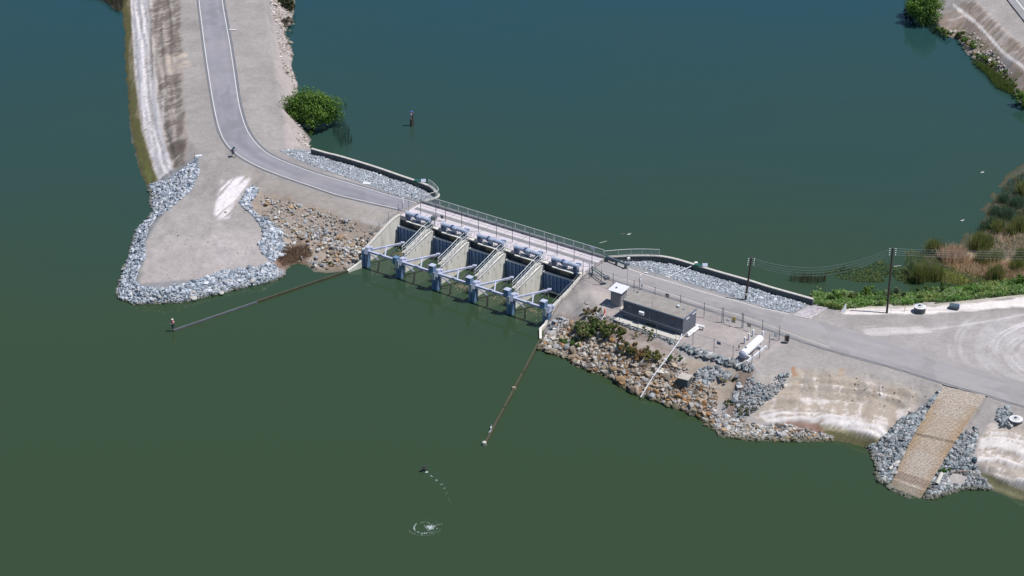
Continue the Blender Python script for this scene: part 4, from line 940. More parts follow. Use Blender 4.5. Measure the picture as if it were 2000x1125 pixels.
chain_fence([D(66.65, -1.75, FZ), D(66.65, -4.6, FZ), D(66.8, -7.5, FZ), D(67.2, -10.4, FZ)], 'chain link fence at the right side of the yard, beside the white tank', 2.2)
fp = [(1468, 718), (1431, 702), (1394, 687), (1353, 675), (1320, 667), (1282, 654), (1246, 643), (1210, 629), (1174, 618)]
chain_fence([G(x, y) for x, y in fp], 'chain link fence on the boulder side of the yard', 1.9, pitch=.4, post_r=.04)
chain_fence([D(33.75, -1, 4.0), D(33.8, -3.6, 3.4), D(33.8, -6.4, 2.8), D(33.8, -9.0, 2.3)], 'low wire fence following the right wing wall downhill', 1.5, pitch=.5, post_r=.03)
chain_fence([D(.2, 1.9, 4.5), D(-.6, .3, 4.4), D(-.5, -2.3, 4.0), D(-.5, -4.7, 3.4), D(-.5, -7.2, 2.6)], 'low wire fence following the left wing wall downhill', 1.7, pitch=.5, post_r=.035)
# small signs on the yard gates
for (a_, z_, mt, lb, s_) in ((59.5, 5.75, 'yellow', 'small yellow warning sign on the yard gate', (.45, .04, .45)), (59.4, 5.3, 'tan', 'tan sign under the yellow warning sign on the yard gate', (.6, .04, .5)), (61.9, 5.45, 'tan', 'tan sign on the right leaf of the yard gate', (.6, .04, .6)), (58.5, 5.15, 'white2', 'faint white sign on the left leaf of the yard gate', (.5, .04, .35)), (48.6, 6.1, 'tan', 'tan sign on the fence showing above the block building roof', (.6, .04, .6)), (66.1, 5.2, 'white2', 'pale notice on the last fence bay beside the trash barrel', (.5, .04, .7))):
    o = MB().box(D(a_, -1.8, z_), s_, TH).build('fence_sign', M[mt], None); tag(o, lb, 'sign')
o = MB().box(G(1403.5, 679) + Vector((0, 0, .7)), (.6, .04, .45), TH).build('fence_sign', M['blue'], None); tag(o, 'small blue sign on the boulder side fence of the yard', 'sign')
o = MB().box(at(1155, 537, 4.9), (.4, .04, .45), TH).build('fence_sign', M['post'], None); tag(o, 'small dark sign on the fence left of the shed', 'sign')

# ------------------------------------------------------------------ swing barriers, bars and marker posts
def barrier(p, q, h, lab, mt='teal', truss=False):
    r = empty('barrier_arm', Vector((p.x, p.y, 4.5)), lab, 'barrier')
    a_, b_ = p + Vector((0, 0, h)), q + Vector((0, 0, h))
    if truss:
        for s_ in (-.16, .16): MB().bar(a_ + N * s_ + U * s_, b_ + N * s_ + U * s_, .09, .12).build('rail', M[mt], r)
        for i in range(7):
            c_ = a_.lerp(b_, i / 6.5); c2 = a_.lerp(b_, (i + .5) / 6.5); MB().bar(c_ + (N + U) * .16, c2 - (N + U) * .16, .06, .08).build('brace', M['cap'], r)
        MB().box(b_, (.75, .5, .5), .4, .05).build('counterweight', M['post'], r)
        MB().tube([a_ - Vector((0, 0, h)), a_ + Vector((0, 0, .25))], .1, 8).build('post', M['post'], r)
    else:
        MB().bar(a_, b_, .28, .22).build('beam', M[mt], r)
        for t_ in (.06, .5, .94):
            c_ = a_.lerp(b_, t_); MB().box(c_ - Vector((0, 0, h / 2 + .05)), (.28, .28, h), TH, .01).build('post', M[mt], r)
        MB().bar(b_ + N * .3 + U * .3, b_ - N * .25 - U * .2, .25, .3).build('end_cap', M[mt], r)
        MB().bar(a_ - U * .2 + Vector((0, 0, .25)), a_ + U * .3 + Vector((0, 0, .05)), .12, .12).build('latch', M[mt], r)
barrier(D(34.0, 5.0, 4.5), D(37.9, 4.5, 4.5), .75, 'dark steel beam barrier on three short posts at the right end of the deck')
barrier(D(34.6, .4, 4.5), D(37.9, -1.0, 4.5), .95, 'green latticed swing arm with a weight at its end, left of the shed', 'green', True)
def marker(p, lab, h=1.1, white=False, name='marker_post'):
    r = empty(name, p, lab, 'post')
    MB().tube([p, p + Vector((0, 0, h))], .045, 6).build('post', M['post'], r)
    if white:
        MB().box(p + Vector((.12, 0, h + .25)), (.3, .1, .6), .3, .05).build('plate', M['white'], r); MB().box(p + Vector((.16, 0, h - .4)), (.25, .1, .5), .3, .05).build('plate', M['white'], r)
    else: MB().lathe(p + Vector((0, 0, h)), [(.09, 0), (.09, .25), (.05, .3)], 8).build('cap', M['blue'], r)
marker(at(1249, 562, 4.5), 'thin pole with two small white plates beside the road near the shed', 1.6, True)
marker(at(1470.5, 590, 4.4), 'small dark blue marker on the gravel right of the first utility pole', .8)
marker(at(786, 409, 4.55), 'short pole with a white head at the left end of the dam', 1.5, True)
marker(at(804, 389, 4.3), 'short dark bollard at the left end of the deck beside the gravel slope', .7)
marker(at(1253.5, 567, 4.4), 'short dark stake at the foot of the pole with white plates', .7)
r = empty('light_pole', at(1225, 560, 4.5), 'tall slim grey pole with a white sensor at its top, beside the shed', 'pole')
MB().tube([at(1225, 560, 4.5), at(1225, 560, 4.5) + Vector((0, 0, 4.6))], .05, 6, .035).build('mast', M['galv'], r); MB().box(at(1225, 560, 4.5) + Vector((.1, 0, 4.6)), (.4, .25, .3), .3, .04).build('sensor', M['white'], r)

# ------------------------------------------------------------------ shed
r = empty('shed', D(42.5, -5.0, 4.4), 'small grey board shed with a pale sheet roof beside the block building', 'shed')
a0, a1, n0, n1_ = 41.75, 43.4, -5.95, -4.3
mb = MB(); mb.prism([D(a0, n0, 4.35), D(a0, n1_, 4.35), D(a0, n1_, 6.75), D(a0, n0, 6.6)], U * (a1 - a0)); mb.build('wall', M['siding'], r)
for i in range(5):
    MB().box(D(a0 + .1 + i * (a1 - a0 - .2) / 4, n0 - .02, 5.47), (.06, .045, 2.2), TH).build('batten', M['siding'], r)
for i in range(5):
    MB().box(D(a1 + .02, n0 + .1 + i * (n1_ - n0 - .2) / 4, 5.5), (.045, .06, 2.2), TH).build('batten', M['cap'], r)
mb = MB(); mb.prism([D(a0 - .35, n0 - .25, 6.72), D(a0 - .35, n1_ + .3, 6.95), D(a0 - .35, n1_ + .3, 7.02), D(a0 - .35, n0 - .25, 6.79)], U * (a1 - a0 + .65)); rf = mb.build('roof', M['tin'], r)
for i in range(6):
    c = MB().bar(local(r, D(a0 - .2 + i * .38, n0 - .25, 6.8)), local(r, D(a0 - .2 + i * .38, n1_ + .3, 7.03)), .05, .03).build('roof_rib', M['tin'], None); c.parent = rf
MB().box(D(a0 + .5, n0 + .7, 7.0), (.2, .2, .16), TH, .02).build('vent', M['post'], r)
MB().box(D((a0 + a1) / 2, (n0 + n1_) / 2, 4.33), (2.3, 2.2, .16), TH, .02).build('slab', M['cap'], r)

# ------------------------------------------------------------------ block building
r = empty('block_building', D(50, -6.1, 4.4), 'long low windowless grey block building with a flat gravel roof', 'building')
a0, a1, n0, n1_ = 45.1, 54.85, -7.95, -4.35
MB().box(D((a0 + a1) / 2, (n0 + n1_) / 2, 5.57), (a1 - a0, n1_ - n0, 2.56), TH).build('wall', M['block'], r)
MB().box(D((a0 + a1) / 2, (n0 + n1_) / 2, 6.95), (a1 - a0 + .16, n1_ - n0 + .16, .2), TH).build('fascia', M['trim'], r)
rf = MB().box(D((a0 + a1) / 2, (n0 + n1_) / 2, 7.06), (a1 - a0 + .04, n1_ - n0 + .04, .05), TH).build('roof', M['roof'], r)
for nm, q, rr_, hh, mt in (('roof_vent', D(52.6, -5.5, 7.08), .26, .3, 'white'), ('roof_vent', D(53.6, -5.6, 7.08), .17, .2, 'motor_dk')):
    c = MB().lathe(local(r, q), [(rr_ * .7, 0), (rr_ * .7, hh * .6), (rr_, hh * .65), (rr_ * .9, hh)], 12).build(nm, M['galv'], None, True); c.parent = rf
    c2 = MB().lathe(local(r, q + Vector((0, 0, hh))), [(rr_ * .55, 0), (rr_ * .5, .03)], 10).build('vent_cap', M[mt], None); c2.parent = rf
c = MB().tube([local(r, D(49.6, -7.6, 7.0)), local(r, D(49.6, -7.6, 8.2))], .025, 5).build('antenna', M['drift'], None); c.parent = rf
c = MB().box(local(r, D(45.6, -5, 7.12)), (.25, .25, .15), TH, .02).build('roof_box', M['post'], None); c.parent = rf
MB().prism([D(47.95, -8.0, 6.35), D(47.95, -8.45, 6.25), D(47.95, -8.45, 5.85), D(47.95, -8.0, 5.75)], U * .75).build('vent_hood', M['white'], r)
MB().box(D(46.2, -7.97, 6.35), (.25, .06, .25), TH).build('wall_light', M['motor'], r); MB().tube([D(49.5, -8.0, 6.5), D(49.5, -8.0, 5.2)], .04, 6).build('conduit', M['motor'], r)
MB().box(D(53.1, -7.97, 5.2), (.7, .06, .7), TH).build('vent_grille', M['motor_dk'], r); MB().box(D(53.3, -7.98, 6.5), (.25, .08, .12), TH).build('wall_lamp', M['orange'], r)
MB().box(D(54.88, -6.7, 6.55), (.05, .9, .22), TH).build('louvre', M['white2'], r)
MB().box(D(54.88, -5.0, 6.6), (.05, 1.0, .2), TH).build('louvre', M['white2'], r)
MB().box(D(49.9, -8.9, 4.36), (10.6, 1.3, .12), TH, .01).build('apron_slab', M['cap'], r)

# stacked white ducting at the building's end
r = empty('white_ducting', D(55.8, -6.8, 4.4), 'bundle of white pipes lying against the right end of the block building', 'pipe')
for k, (da, dz) in enumerate(((0, .16), (.32, .16), (.16, .44))):
    MB().tube([D(55.4 + da, -7.9, 4.4 + dz), D(55.5 + da, -5.2, 4.5 + dz)], .15, 8).build('pipe', M['white'], r)
MB().tube([D(55.3, -5.2, 4.95), D(56.6, -5.0, 4.95)], .18, 8).build('elbow_pipe', M['white'], r); MB().tube([D(56.4, -5.05, 4.95), D(56.4, -5.05, 4.4)], .07, 6).build('support', M['drift'], r)
# long white drain pipe down the slope
pts = [D(54.9, -8.2, 4.75), G(1328, 668) + Vector((0, 0, .35)), G(1322, 680) + Vector((0, 0, .55)), G(1300, 712) + Vector((0, 0, .75)), G(1277, 744) + Vector((0, 0, .85)), at(1251, 776, .35)]
r = empty('drain_pipe', pts[0], 'long thin white pipe running down over the boulders to the water', 'pipe')
for i in range(len(pts) - 1): MB().tube([pts[i], pts[i + 1]], .075, 8).build('pipe_length', M['white2'], r)
for i in (1, 3, 4):
    d_ = (pts[i + 1] - pts[i]).normalized(); MB().tube([pts[i] - d_ * .12, pts[i] + d_ * .12], .14, 8).build('coupling', M['white2'], r)
MB().bar(pts[4] + Vector((-.5, 0, 0)), pts[4] + Vector((.5, .2, 0)), .08, .06).build('saddle_bar', M['galv'], r)

# ------------------------------------------------------------------ propane tank
r = empty('gas_tank', D(65.1, -6.6, 4.4), 'white horizontal gas tank on concrete saddles in the fenced yard', 'tank')
ax = (D(64.95, -3.9, 5.5) - D(65.2, -9.5, 5.5)).normalized(); c0 = D(65.2, -9.4, 5.35)
pr = [(.06, -.32), (.3, -.27), (.48, -.16), (.58, 0)]; Lt = 5.2
MB().lathe(c0, [(.58, 0), (.58, Lt)], 28, ax).build('shell', M['white'], r, True)
MB().lathe(c0, [(a_, b_) for a_, b_ in pr], 28, ax).build('end_cap', M['steel'], r, True); MB().lathe(c0, [(a_, Lt - b_) for a_, b_ in pr[::-1]], 28, ax).build('end_cap', M['white'], r, True)
for t_ in (.9, 4.1):
    q = c0 + ax * t_; MB().box(Vector((q.x, q.y, 4.62)), (1.5, .35, .55), TH, .03).build('saddle', M['white2'], r)
q = c0 + ax * .9 + Vector((0, 0, .55)); MB().lathe(q, [(.15, 0), (.15, .16), (.1, .2)], 10).build('valve_dome', M['motor_dk'], r)
MB().box(D(66.0, -6.9, 4.5), (.25, 5.4, .3), TH, .02).build('plinth_beam', M['white2'], r)
b0 = None; blab = ['white bollard nearest the front end of the gas tank', 'white bollard second along the left side of the gas tank', 'white bollard at the rear left of the gas tank', 'white bollard directly behind the gas tank']
for k, (a_, n_) in enumerate(((63.15, -5.15), (63.1, -3.9), (63.06, -2.7), (64.35, -2.3))):
    if b0 is None:
        b0 = empty('bollard', (0, 0, 0), 'x', 'bollard', 'white bollards around the gas tank')
        MB().lathe((0, 0, -.1), [(.15, 0), (.15, 1.05), (.13, 1.1)], 12).build('tube', M['white2'], b0, True); MB().lathe((0, 0, 1.0), [(.15, 0), (.13, .06), (.05, .1)], 12).build('dome', M['white'], b0)
        c = b0
    else: c = copy_tree(b0)
    c.location = D(a_, n_, 4.4); c['label'] = blab[k]
r = empty('tap_post', D(63.4, -7.2, 4.4), 'thin dark pipe post with a valve left of the gas tank', 'post'); MB().tube([D(63.4, -7.2, 4.4), D(63.4, -7.2, 5.3)], .04, 6).build('riser', M['post'], r); MB().box(D(63.4, -7.2, 5.0), (.16, .2, .3), TH, .03).build('valve', M['post'], r)

# ------------------------------------------------------------------ trash barrel, cone, boxes
q = D(67.9, -1.75, 4.45)
r = empty('trash_barrel', q, 'black trash barrel hung on a short post beside the road', 'trash can')
MB().lathe(q + Vector((0, 0, .35)), [(.24, 0), (.29, .05), (.29, .4), (.31, .42), (.29, .44), (.29, .85), (.31, .88)], 16).build('drum', M['black'], r, True); MB().lathe(q + Vector((0, 0, 1.23)), [(.27, 0), (.27, .02)], 16).build('lid', M['post'], r)
MB().tube([q + Vector((-.35, 0, -.1)), q + Vector((-.35, 0, 1.1))], .035, 6).build('post', M['drift'], r); MB().tube([q + Vector((.1, 0, -.1)), q + Vector((.1, 0, .36))], .05, 6).build('foot', M['post'], r)
q = G(1181, 615)
r = empty('traffic_cone', q, 'orange traffic cone on the ground below the shed', 'cone')
MB().lathe(q + Vector((0, 0, .04)), [(.18, 0), (.05, .95), (.03, 1.0)], 12).build('cone_body', M['orange'], r, True); MB().box(q + Vector((0, 0, .02)), (.42, .42, .05), .3, .01).build('cone_base', M['orange'], r)
p1, p2 = G(1175, 627), G(1182, 616); o = MB().tube([p1 + Vector((0, 0, .15)), p2 + Vector((0, 0, .3))], .05, 6).build('broken_pipe', M['white'], None); tag(o, 'short broken white pipe leaning beside the traffic cone', 'pipe')
q = G(1337, 752)
r = empty('concrete_vault', q, 'square tapered concrete block with a flat lid among the boulders', 'concrete box')
MB().add; mb = MB(); e = .75
lo = [q + Vector((x * e * 1.05, y * e * 1.05, -.5)) for x, y in ((-1, -1), (1, -1), (1, 1), (-1, 1))]; hi = [q + Vector((x * e, y * e, 1.25)) for x, y in ((-1, -1), (1, -1), (1, 1), (-1, 1))]
rot = Matrix.Rotation(TH + .12, 3, 'Z'); lo = [q + rot @ (p - q) for p in lo]; hi = [q + rot @ (p - q) for p in hi]
mb.add(lo + hi, [(3, 2, 1, 0), (4, 5, 6, 7), (0, 1, 5, 4), (1, 2, 6, 5), (2, 3, 7, 6), (3, 0, 4, 7)]); mb.build('vault_body', M['wall_dark'], r); MB().box(q + Vector((0, 0, 1.31)), (1.66, 1.66, .12), TH + .12, .02).build('vault_lid', M['box'], r)
def green_locker(p, ang, lab, lab2):
    r = empty('locker', p, lab, 'locker'); MB().box(p + Vector((0, 0, .35)), (1.15, .6, .7), ang, .05).build('body', M['green'], r); MB().box(p + Vector((0, 0, .74)), (1.2, .66, .06), ang, .01).build('lid', M['green'], r)
    d_ = Vector((math.cos(ang), math.sin(ang), 0)); q = p + d_ * 1.0 + Vector((0, 0, .95))
    r2 = empty('tilted_panel', q, lab2, 'panel'); MB().box(q, (.75, .5, .07), ang + .5, .0, R(50)).build('panel', M['steel'], r2); MB().tube([q, q - Vector((0, 0, .95))], .04, 6).build('stand', M['post'], r2)
green_locker(at(816, 361, 4.05), R(-25), 'low green locker against the left retaining wall', 'pale blue tilted panel on the left retaining wall by the green locker')
green_locker(at(1364, 526, 4.05), R(-25), 'low green locker against the right retaining wall', 'dark tilted panel beside the green locker on the right')
p1, p2 = at(1359, 516, 4.4), at(1304, 541, 4.4); r = empty('intake_pipe', p2, 'grey pipe crossing the right gravel slope to the lake wall', 'pipe')
MB().tube([p2, p1], .07, 6).build('pipe', M['galv'], r); MB().box(p1 + Vector((0, 0, .15)), (.5, .4, .4), .3, .04).build('cap_box', M['white'], r); MB().box(p2, (.7, .35, .12), TH, .02).build('footing', M['cap'], r)

# ------------------------------------------------------------------ utility poles and wires
def util_pole(b_, t_, lab, sign=1):
    r = empty('utility_pole', b_, lab, 'utility pole')
    MB().tube([b_ - Vector((0, 0, .5)), b_, t_], .19, 9, .13).build('pole', M['wood'], r, True)
    tips = []
    d_ = (t_ - b_).normalized()
    for k in range(4):
        z_ = t_ - d_ * (.15 + .32 * k)
        for s_ in (-1, 1):
            e_ = z_ + Vector((.42 * s_, -.05, 0)); i_ = MB().tube([z_, e_], .02, 5).build('bracket', M['galv'], r)
            MB().lathe(e_ - Vector((0, 0, .07)), [(.03, 0), (.07, .02), (.07, .05), (.04, .07), (.07, .09), (.03, .14)], 8).build('insulator', M['white'], r)
            if s_ == 1: tips.append((e_, z_ + Vector((-.42, -.05, 0))))
    return r, tips
pb1 = at(1456, 585, 4.45); pt1 = at(1469.5, 504, 10.7)
# lean of pole one kept small and real
pt1 = Vector((pb1.x + .55, pb1.y, 4.45 + 6.7)); pb2 = at(1732, 612, 4.5); pt2 = Vector((pb2.x + .1, pb2.y, 4.5 + 10.4))
r1, t1 = util_pole(pb1, pt1, 'dark leaning wooden utility pole at the edge of the right gravel slope')
r2, t2 = util_pole(pb2, pt2, 'taller dark wooden utility pole on the pale berm by the gravel lot')
MB().box(pb1 + Vector((0, -.02, .9)), (.42, .42, .3), 0).build('pole_band', M['cap'], r1)
def wire(p, q, sag, lab, grp):
    pts = []
    for i in range(25):
        s_ = i / 24; c = p.lerp(q, s_); c.z -= sag * 4 * s_ * (1 - s_); pts.append(c)
    o = MB().tube(pts, .012, 4).build('overhead_wire', M['galv'], None); tag(o, lab, 'wire', grp)
names = ['topmost', 'second', 'third', 'lowest']
for k in range(4):
    wire(t1[k][0], t2[k][1], 2.1 + .12 * k, names[k] + ' sagging wire between the two utility poles', 'wires between the utility poles')
    far = t2[k][0] + Vector((45, 1.5 - 0.3 * k, -.2)); wire(t2[k][0], far, .7, names[k] + ' wire running right from the taller utility pole over the marsh', 'wires over the marsh')
o = MB().tube([pt2 - Vector((0, 0, .9)), at(1700, 545, 1.0)], .012, 4).build('guy_wire', M['galv'], None); tag(o, 'thin guy wire slanting from the taller utility pole to the reeds', 'wire')

# ------------------------------------------------------------------ concrete risers, panel, box
def riser(p, rad, ht, lab):
    r = empty('concrete_riser', p, lab, 'manhole riser')
    MB().lathe(p - Vector((0, 0, .4)), [(rad * .97, 0), (rad, ht + .4), (rad - .02, ht + .42)], 24).build('ring', M['wall_dark'], r, True)
    MB().lathe(p + Vector((0, 0, ht)), [(rad + .02, 0), (rad + .02, .1), (rad - .1, .12)], 24).build('lid', M['white2'], r, True)
    MB().lathe(p + Vector((0, 0, ht + .12)), [(rad * .6, 0), (rad * .6, .04)], 20).build('cover_plate', M['cap'], r); MB().box(p + Vector((-.05, .05, ht + .24)), (.3, .26, .18), .5, .02).build('hatch_box', M['motor_dk'], r)
    return r
riser(G(1796, 610) - Vector((0, 0, .05)), .82, .85, 'round concrete riser with a white lid standing by the pale berm')
riser(at(1983, 831, 3.3), .88, .95, 'round concrete riser with a white lid at the far right among grey stones')
q = at(1647, 611, 4.5)
r = empty('leaning_panel', q, 'white triangular panel leaning at the left end of the pale berm', 'panel'); MB().prism([q + Vector((-.5, 0, 0)), q + Vector((.35, 0, -.05)), q + Vector((.3, .35, 1.25))], (.08, .1, 0)).build('panel', M['white2'], r); MB().tube([q + Vector((-.55, .2, -.05)), q + Vector((.1, .35, .7))], .05, 5).build('prop', M['drift'], r)
q = G(1863, 603)
r = empty('storage_box', q, 'weathered blue box lying tilted on the edge of the gravel lot', 'box'); MB().box(q + Vector((0, 0, .35)), (1.3, .8, .6), -.35, .04, .25).build('body', M['teal'], r); MB().box(q + Vector((.55, -.25, .45)), (.3, .5, .5), -.35, .04, .25).build('end_panel', M['blue'], r)
for (x_, y_, h_, mt, lb) in ((1740, 613, 1.1, 'white', 'thin white stake beside the taller utility pole'), (1767, 609, 1.1, 'drift', 'short brown stake between the taller pole and the round riser'), (1411, 818, 2.6, 'galv', 'slim grey pole standing on the stones near the water at the gully foot'), (1427, 778, 1.5, 'galv', 'slim grey pole beside the gully above the stones'), (1417, 808, .8, 'white', 'short white stake between the two grey poles by the gully')):
    q = G(x_, y_); o = MB().tube([q - Vector((0, 0, .2)), q + Vector((0, 0, h_))], .04, 6).build('stake', M[mt], None); tag(o, lb, 'stake')

# ------------------------------------------------------------------ articulated block mats
def block_mat(name, TL, TR, BL, BR, rows, cols, mt, lab, bow=None, gap=.16, hh=.16):
    vs = []; fs = []; cs = []; b0_ = 0
    q4 = np.array([[0, 1], [1, 1], [1, 0], [0, 0]])
    for i in range(rows):
        for j in range(cols):
            off = .5 * (i % 2)
            u0, u1 = (j + off * .0 + gap / 2) / cols, (j + 1 - gap / 2) / cols; v0, v1 = (i + gap / 2) / rows, (i + 1 - gap / 2) / rows
            cc = [];
            for (u_, v_) in ((u0, v0), (u1, v0), (u1, v1), (u0, v1)):
                p = TL.lerp(TR, u_).lerp(BL.lerp(BR, u_), v_)
                if bow: p = p + bow(u_, v_)
                cc.append(p)
            dz_ = random.uniform(-.015, .015)
            cen = sum(cc, Vector()) / 4
            vs += [(p.x, p.y, p.z - .1) for p in cc] + [((p.x * .82 + cen.x * .18), (p.y * .82 + cen.y * .18), p.z + dz_ + .05) for p in cc]
            b_ = b0_; fs += [(b_ + 4, b_ + 5, b_ + 6, b_ + 7), (b_, b_ + 1, b_ + 5, b_ + 4), (b_ + 1, b_ + 2, b_ + 6, b_ + 5), (b_ + 2, b_ + 3, b_ + 7, b_ + 6), (b_ + 3, b_, b_ + 4, b_ + 7)]; b0_ += 8
            t_ = i / rows; e_ = abs(j / (cols - 1) - .5) * 2; k_ = random.uniform(.85, 1.15)
            rust = min(1, max(0, (e_ - .45) * 1.6)) * (t_ > .12) + .35 * (.25 < t_ < .62)
            if mt == 'ramp':
                c_ = np.array([.48, .425, .37]) * (1 - rust * .65) + np.array([.36, .24, .13]) * rust * .65
                if .84 < t_ < .90: c_ = c_ * .4 + np.array([.22, .15, .12]) * .6
                if t_ > .93: c_ = c_ * .5 + np.array([.16, .14, .10]) * .5
                if abs(i - rows * .47) < 1: c_ = c_ * .55
            else: c_ = np.array([.56, .52, .54])
            cs += [c_ * k_] * 8
    r = empty(name, sum((TL, TR, BL, BR), Vector()) / 4, lab, 'ramp' if mt == 'ramp' else 'slab')
    V_ = np.array(vs) - np.array(r.location); o = fast_mesh('concrete_blocks', V_, np.array(fs), M['stones'], np.array(cs)); o.parent = r; tag(o, kind='stuff')
    V2 = [local(r, p - Vector((0, 0, .05))) for p in (TL, TR, BR, BL)]
    n_ = 12; mb = MB(); gv = []
    for i in range(n_ + 1):
        for j in range(5):
            p = TL.lerp(TR, j / 4).lerp(BL.lerp(BR, j / 4), i / n_)
            if bow: p = p + bow(j / 4, i / n_)
            gv.append(p - Vector((0, 0, .03)))
    mb.add(gv, [(i * 5 + j, i * 5 + j + 1, i * 5 + j + 6, i * 5 + j + 5) for i in range(n_) for j in range(4)])
    mb.build('bedding', mat('mat_bedding_' + name, (.37, .29, .22) if mt == 'ramp' else (.34, .31, .31), .9, .2, 1.5), r)
TL, TR, BL, BR = at(1843, 755, 4.5), at(1925, 774, 4.5), at(1738, 952, -.08), at(1797, 976, -.12)
ctl = at(1764, 889, 1.5) - TL.lerp(BL, .68)
ctr = at(1871, 856, 2.5) - TR.lerp(BR, .42)
def bow(u_, v_):
    k_ = math.sin(math.pi * v_); a_ = ctl * k_ * (1 - u_) * .9; b_ = ctr * k_ * u_ * .9; q = a_ + b_; q.z = .0; return q
def bow2(u_, v_):
    q = bow(u_, v_); p = TL.lerp(TR, u_).lerp(BL.lerp(BR, u_), v_) + q; q.z = max(Z(p.x, p.y) + .14 - p.z, -.6) ; return q
# lay the mat smoothly: average the ground height under it
block_mat('block_ramp', TL, TR, BL, BR, 88, 23, 'ramp', 'rusty articulated concrete block ramp running from the road down to the water', lambda u_, v_: bow(u_, v_) + Vector((0, 0, .12 * math.sin(math.pi * v_) + .06)))
block_mat('block_apron', at(1580, 597, 4.15), at(1620, 600, 4.3), at(1546, 616, 4.62), at(1583, 623, 4.6), 10, 10, 'apron', 'pale concrete block apron where the right gravel slope meets the road')
def culvert(p, q, rad, lab):
    d_ = (q - p).normalized(); r = empty('pipe_section', p, lab, 'pipe')
    MB().tube([p, q], rad, 14).build('barrel', M['cap'], r, True); MB().tube([q, q + d_ * .15], rad * 1.04, 14).build('dark_mouth', M['black'], r, True)
culvert(G(1756, 905) + Vector((0, 0, .2)), G(1737, 920) + Vector((0, 0, .2)), .24, 'pale pipe lying on stones at the left foot of the block ramp')
culvert(G(1839, 928) + Vector((0, 0, .25)), G(1829, 950) + Vector((0, 0, .22)), .27, 'pale pipe with a dark open end lying right of the block ramp')
q = G(1903, 903); o = MB().lathe(q, [(.3, 0), (.36, .2), (.3, .55), (.1, .6)], 10).build('float_drum', M['teal'], None); tag(o, 'dark teal drum on the stones at the far right bank', 'drum')

# ------------------------------------------------------------------ stones
def ico():
    t_ = (1 + 5 ** .5) / 2
    v = np.array([(-1, t_, 0), (1, t_, 0), (-1, -t_, 0), (1, -t_, 0), (0, -1, t_), (0, 1, t_), (0, -1, -t_), (0, 1, -t_), (t_, 0, -1), (t_, 0, 1), (-t_, 0, -1), (-t_, 0, 1)], float); v /= np.linalg.norm(v[0])
    f = np.array([(0, 11, 5), (0, 5, 1), (0, 1, 7), (0, 7, 10), (0, 10, 11), (1, 5, 9), (5, 11, 4), (11, 10, 2), (10, 7, 6), (7, 1, 8), (3, 9, 4), (3, 4, 2), (3, 2, 6), (3, 6, 8), (3, 8, 9), (4, 9, 5), (2, 4, 11), (6, 2, 10), (8, 6, 7), (9, 8, 1)])
    return v, f
IV, IF = ico()
PAL = {'rim': [(.36, .40, .46), (.46, .50, .56), (.26, .30, .355), (.56, .58, .63), (.15, .18, .22), (.40, .41, .43), (.33, .375, .44)], 'gravel': [(.36, .40, .45), (.45, .49, .54), (.28, .32, .37), (.56, .585, .62), (.19, .22, .26), (.40, .43, .47)], 'grey': [(.31, .33, .36), (.40, .415, .44), (.22, .24, .265), (.50, .505, .52), (.30, .335, .36), (.13, .145, .165), (.36, .345, .335), (.3, .27, .24)],
       'teal': [(.22, .255, .275), (.29, .325, .345), (.36, .385, .40), (.13, .155, .17), (.40, .40, .40), (.27, .27, .27), (.18, .19, .2)],
       'brown': [(.28, .21, .15), (.36, .29, .22), (.21, .165, .125), (.40, .36, .31), (.46, .43, .39), (.30, .17, .08), (.18, .155, .135), (.33, .31, .29)],
       'pale': [(.48, .44, .42), (.56, .52, .50), (.38, .34, .31), (.30, .26, .22), (.44, .39, .34)],
       'mix': [(.38, .34, .30), (.44, .43, .42), (.30, .31, .33), (.34, .24, .15), (.50, .48, .46), (.24, .22, .2)]}
def sample_poly(poly, n):
    xs = [p[0] for p in poly]; ys = [p[1] for p in poly]; out = np.zeros((0, 2))
    while len(out) < n:
        q = np.stack([rng.uniform(min(xs), max(xs), n * 2), rng.uniform(min(ys), max(ys), n * 2)], 1)
        out = np.concatenate([out, q[inside(poly, q[:, 0], q[:, 1])]])
    return out[:n]
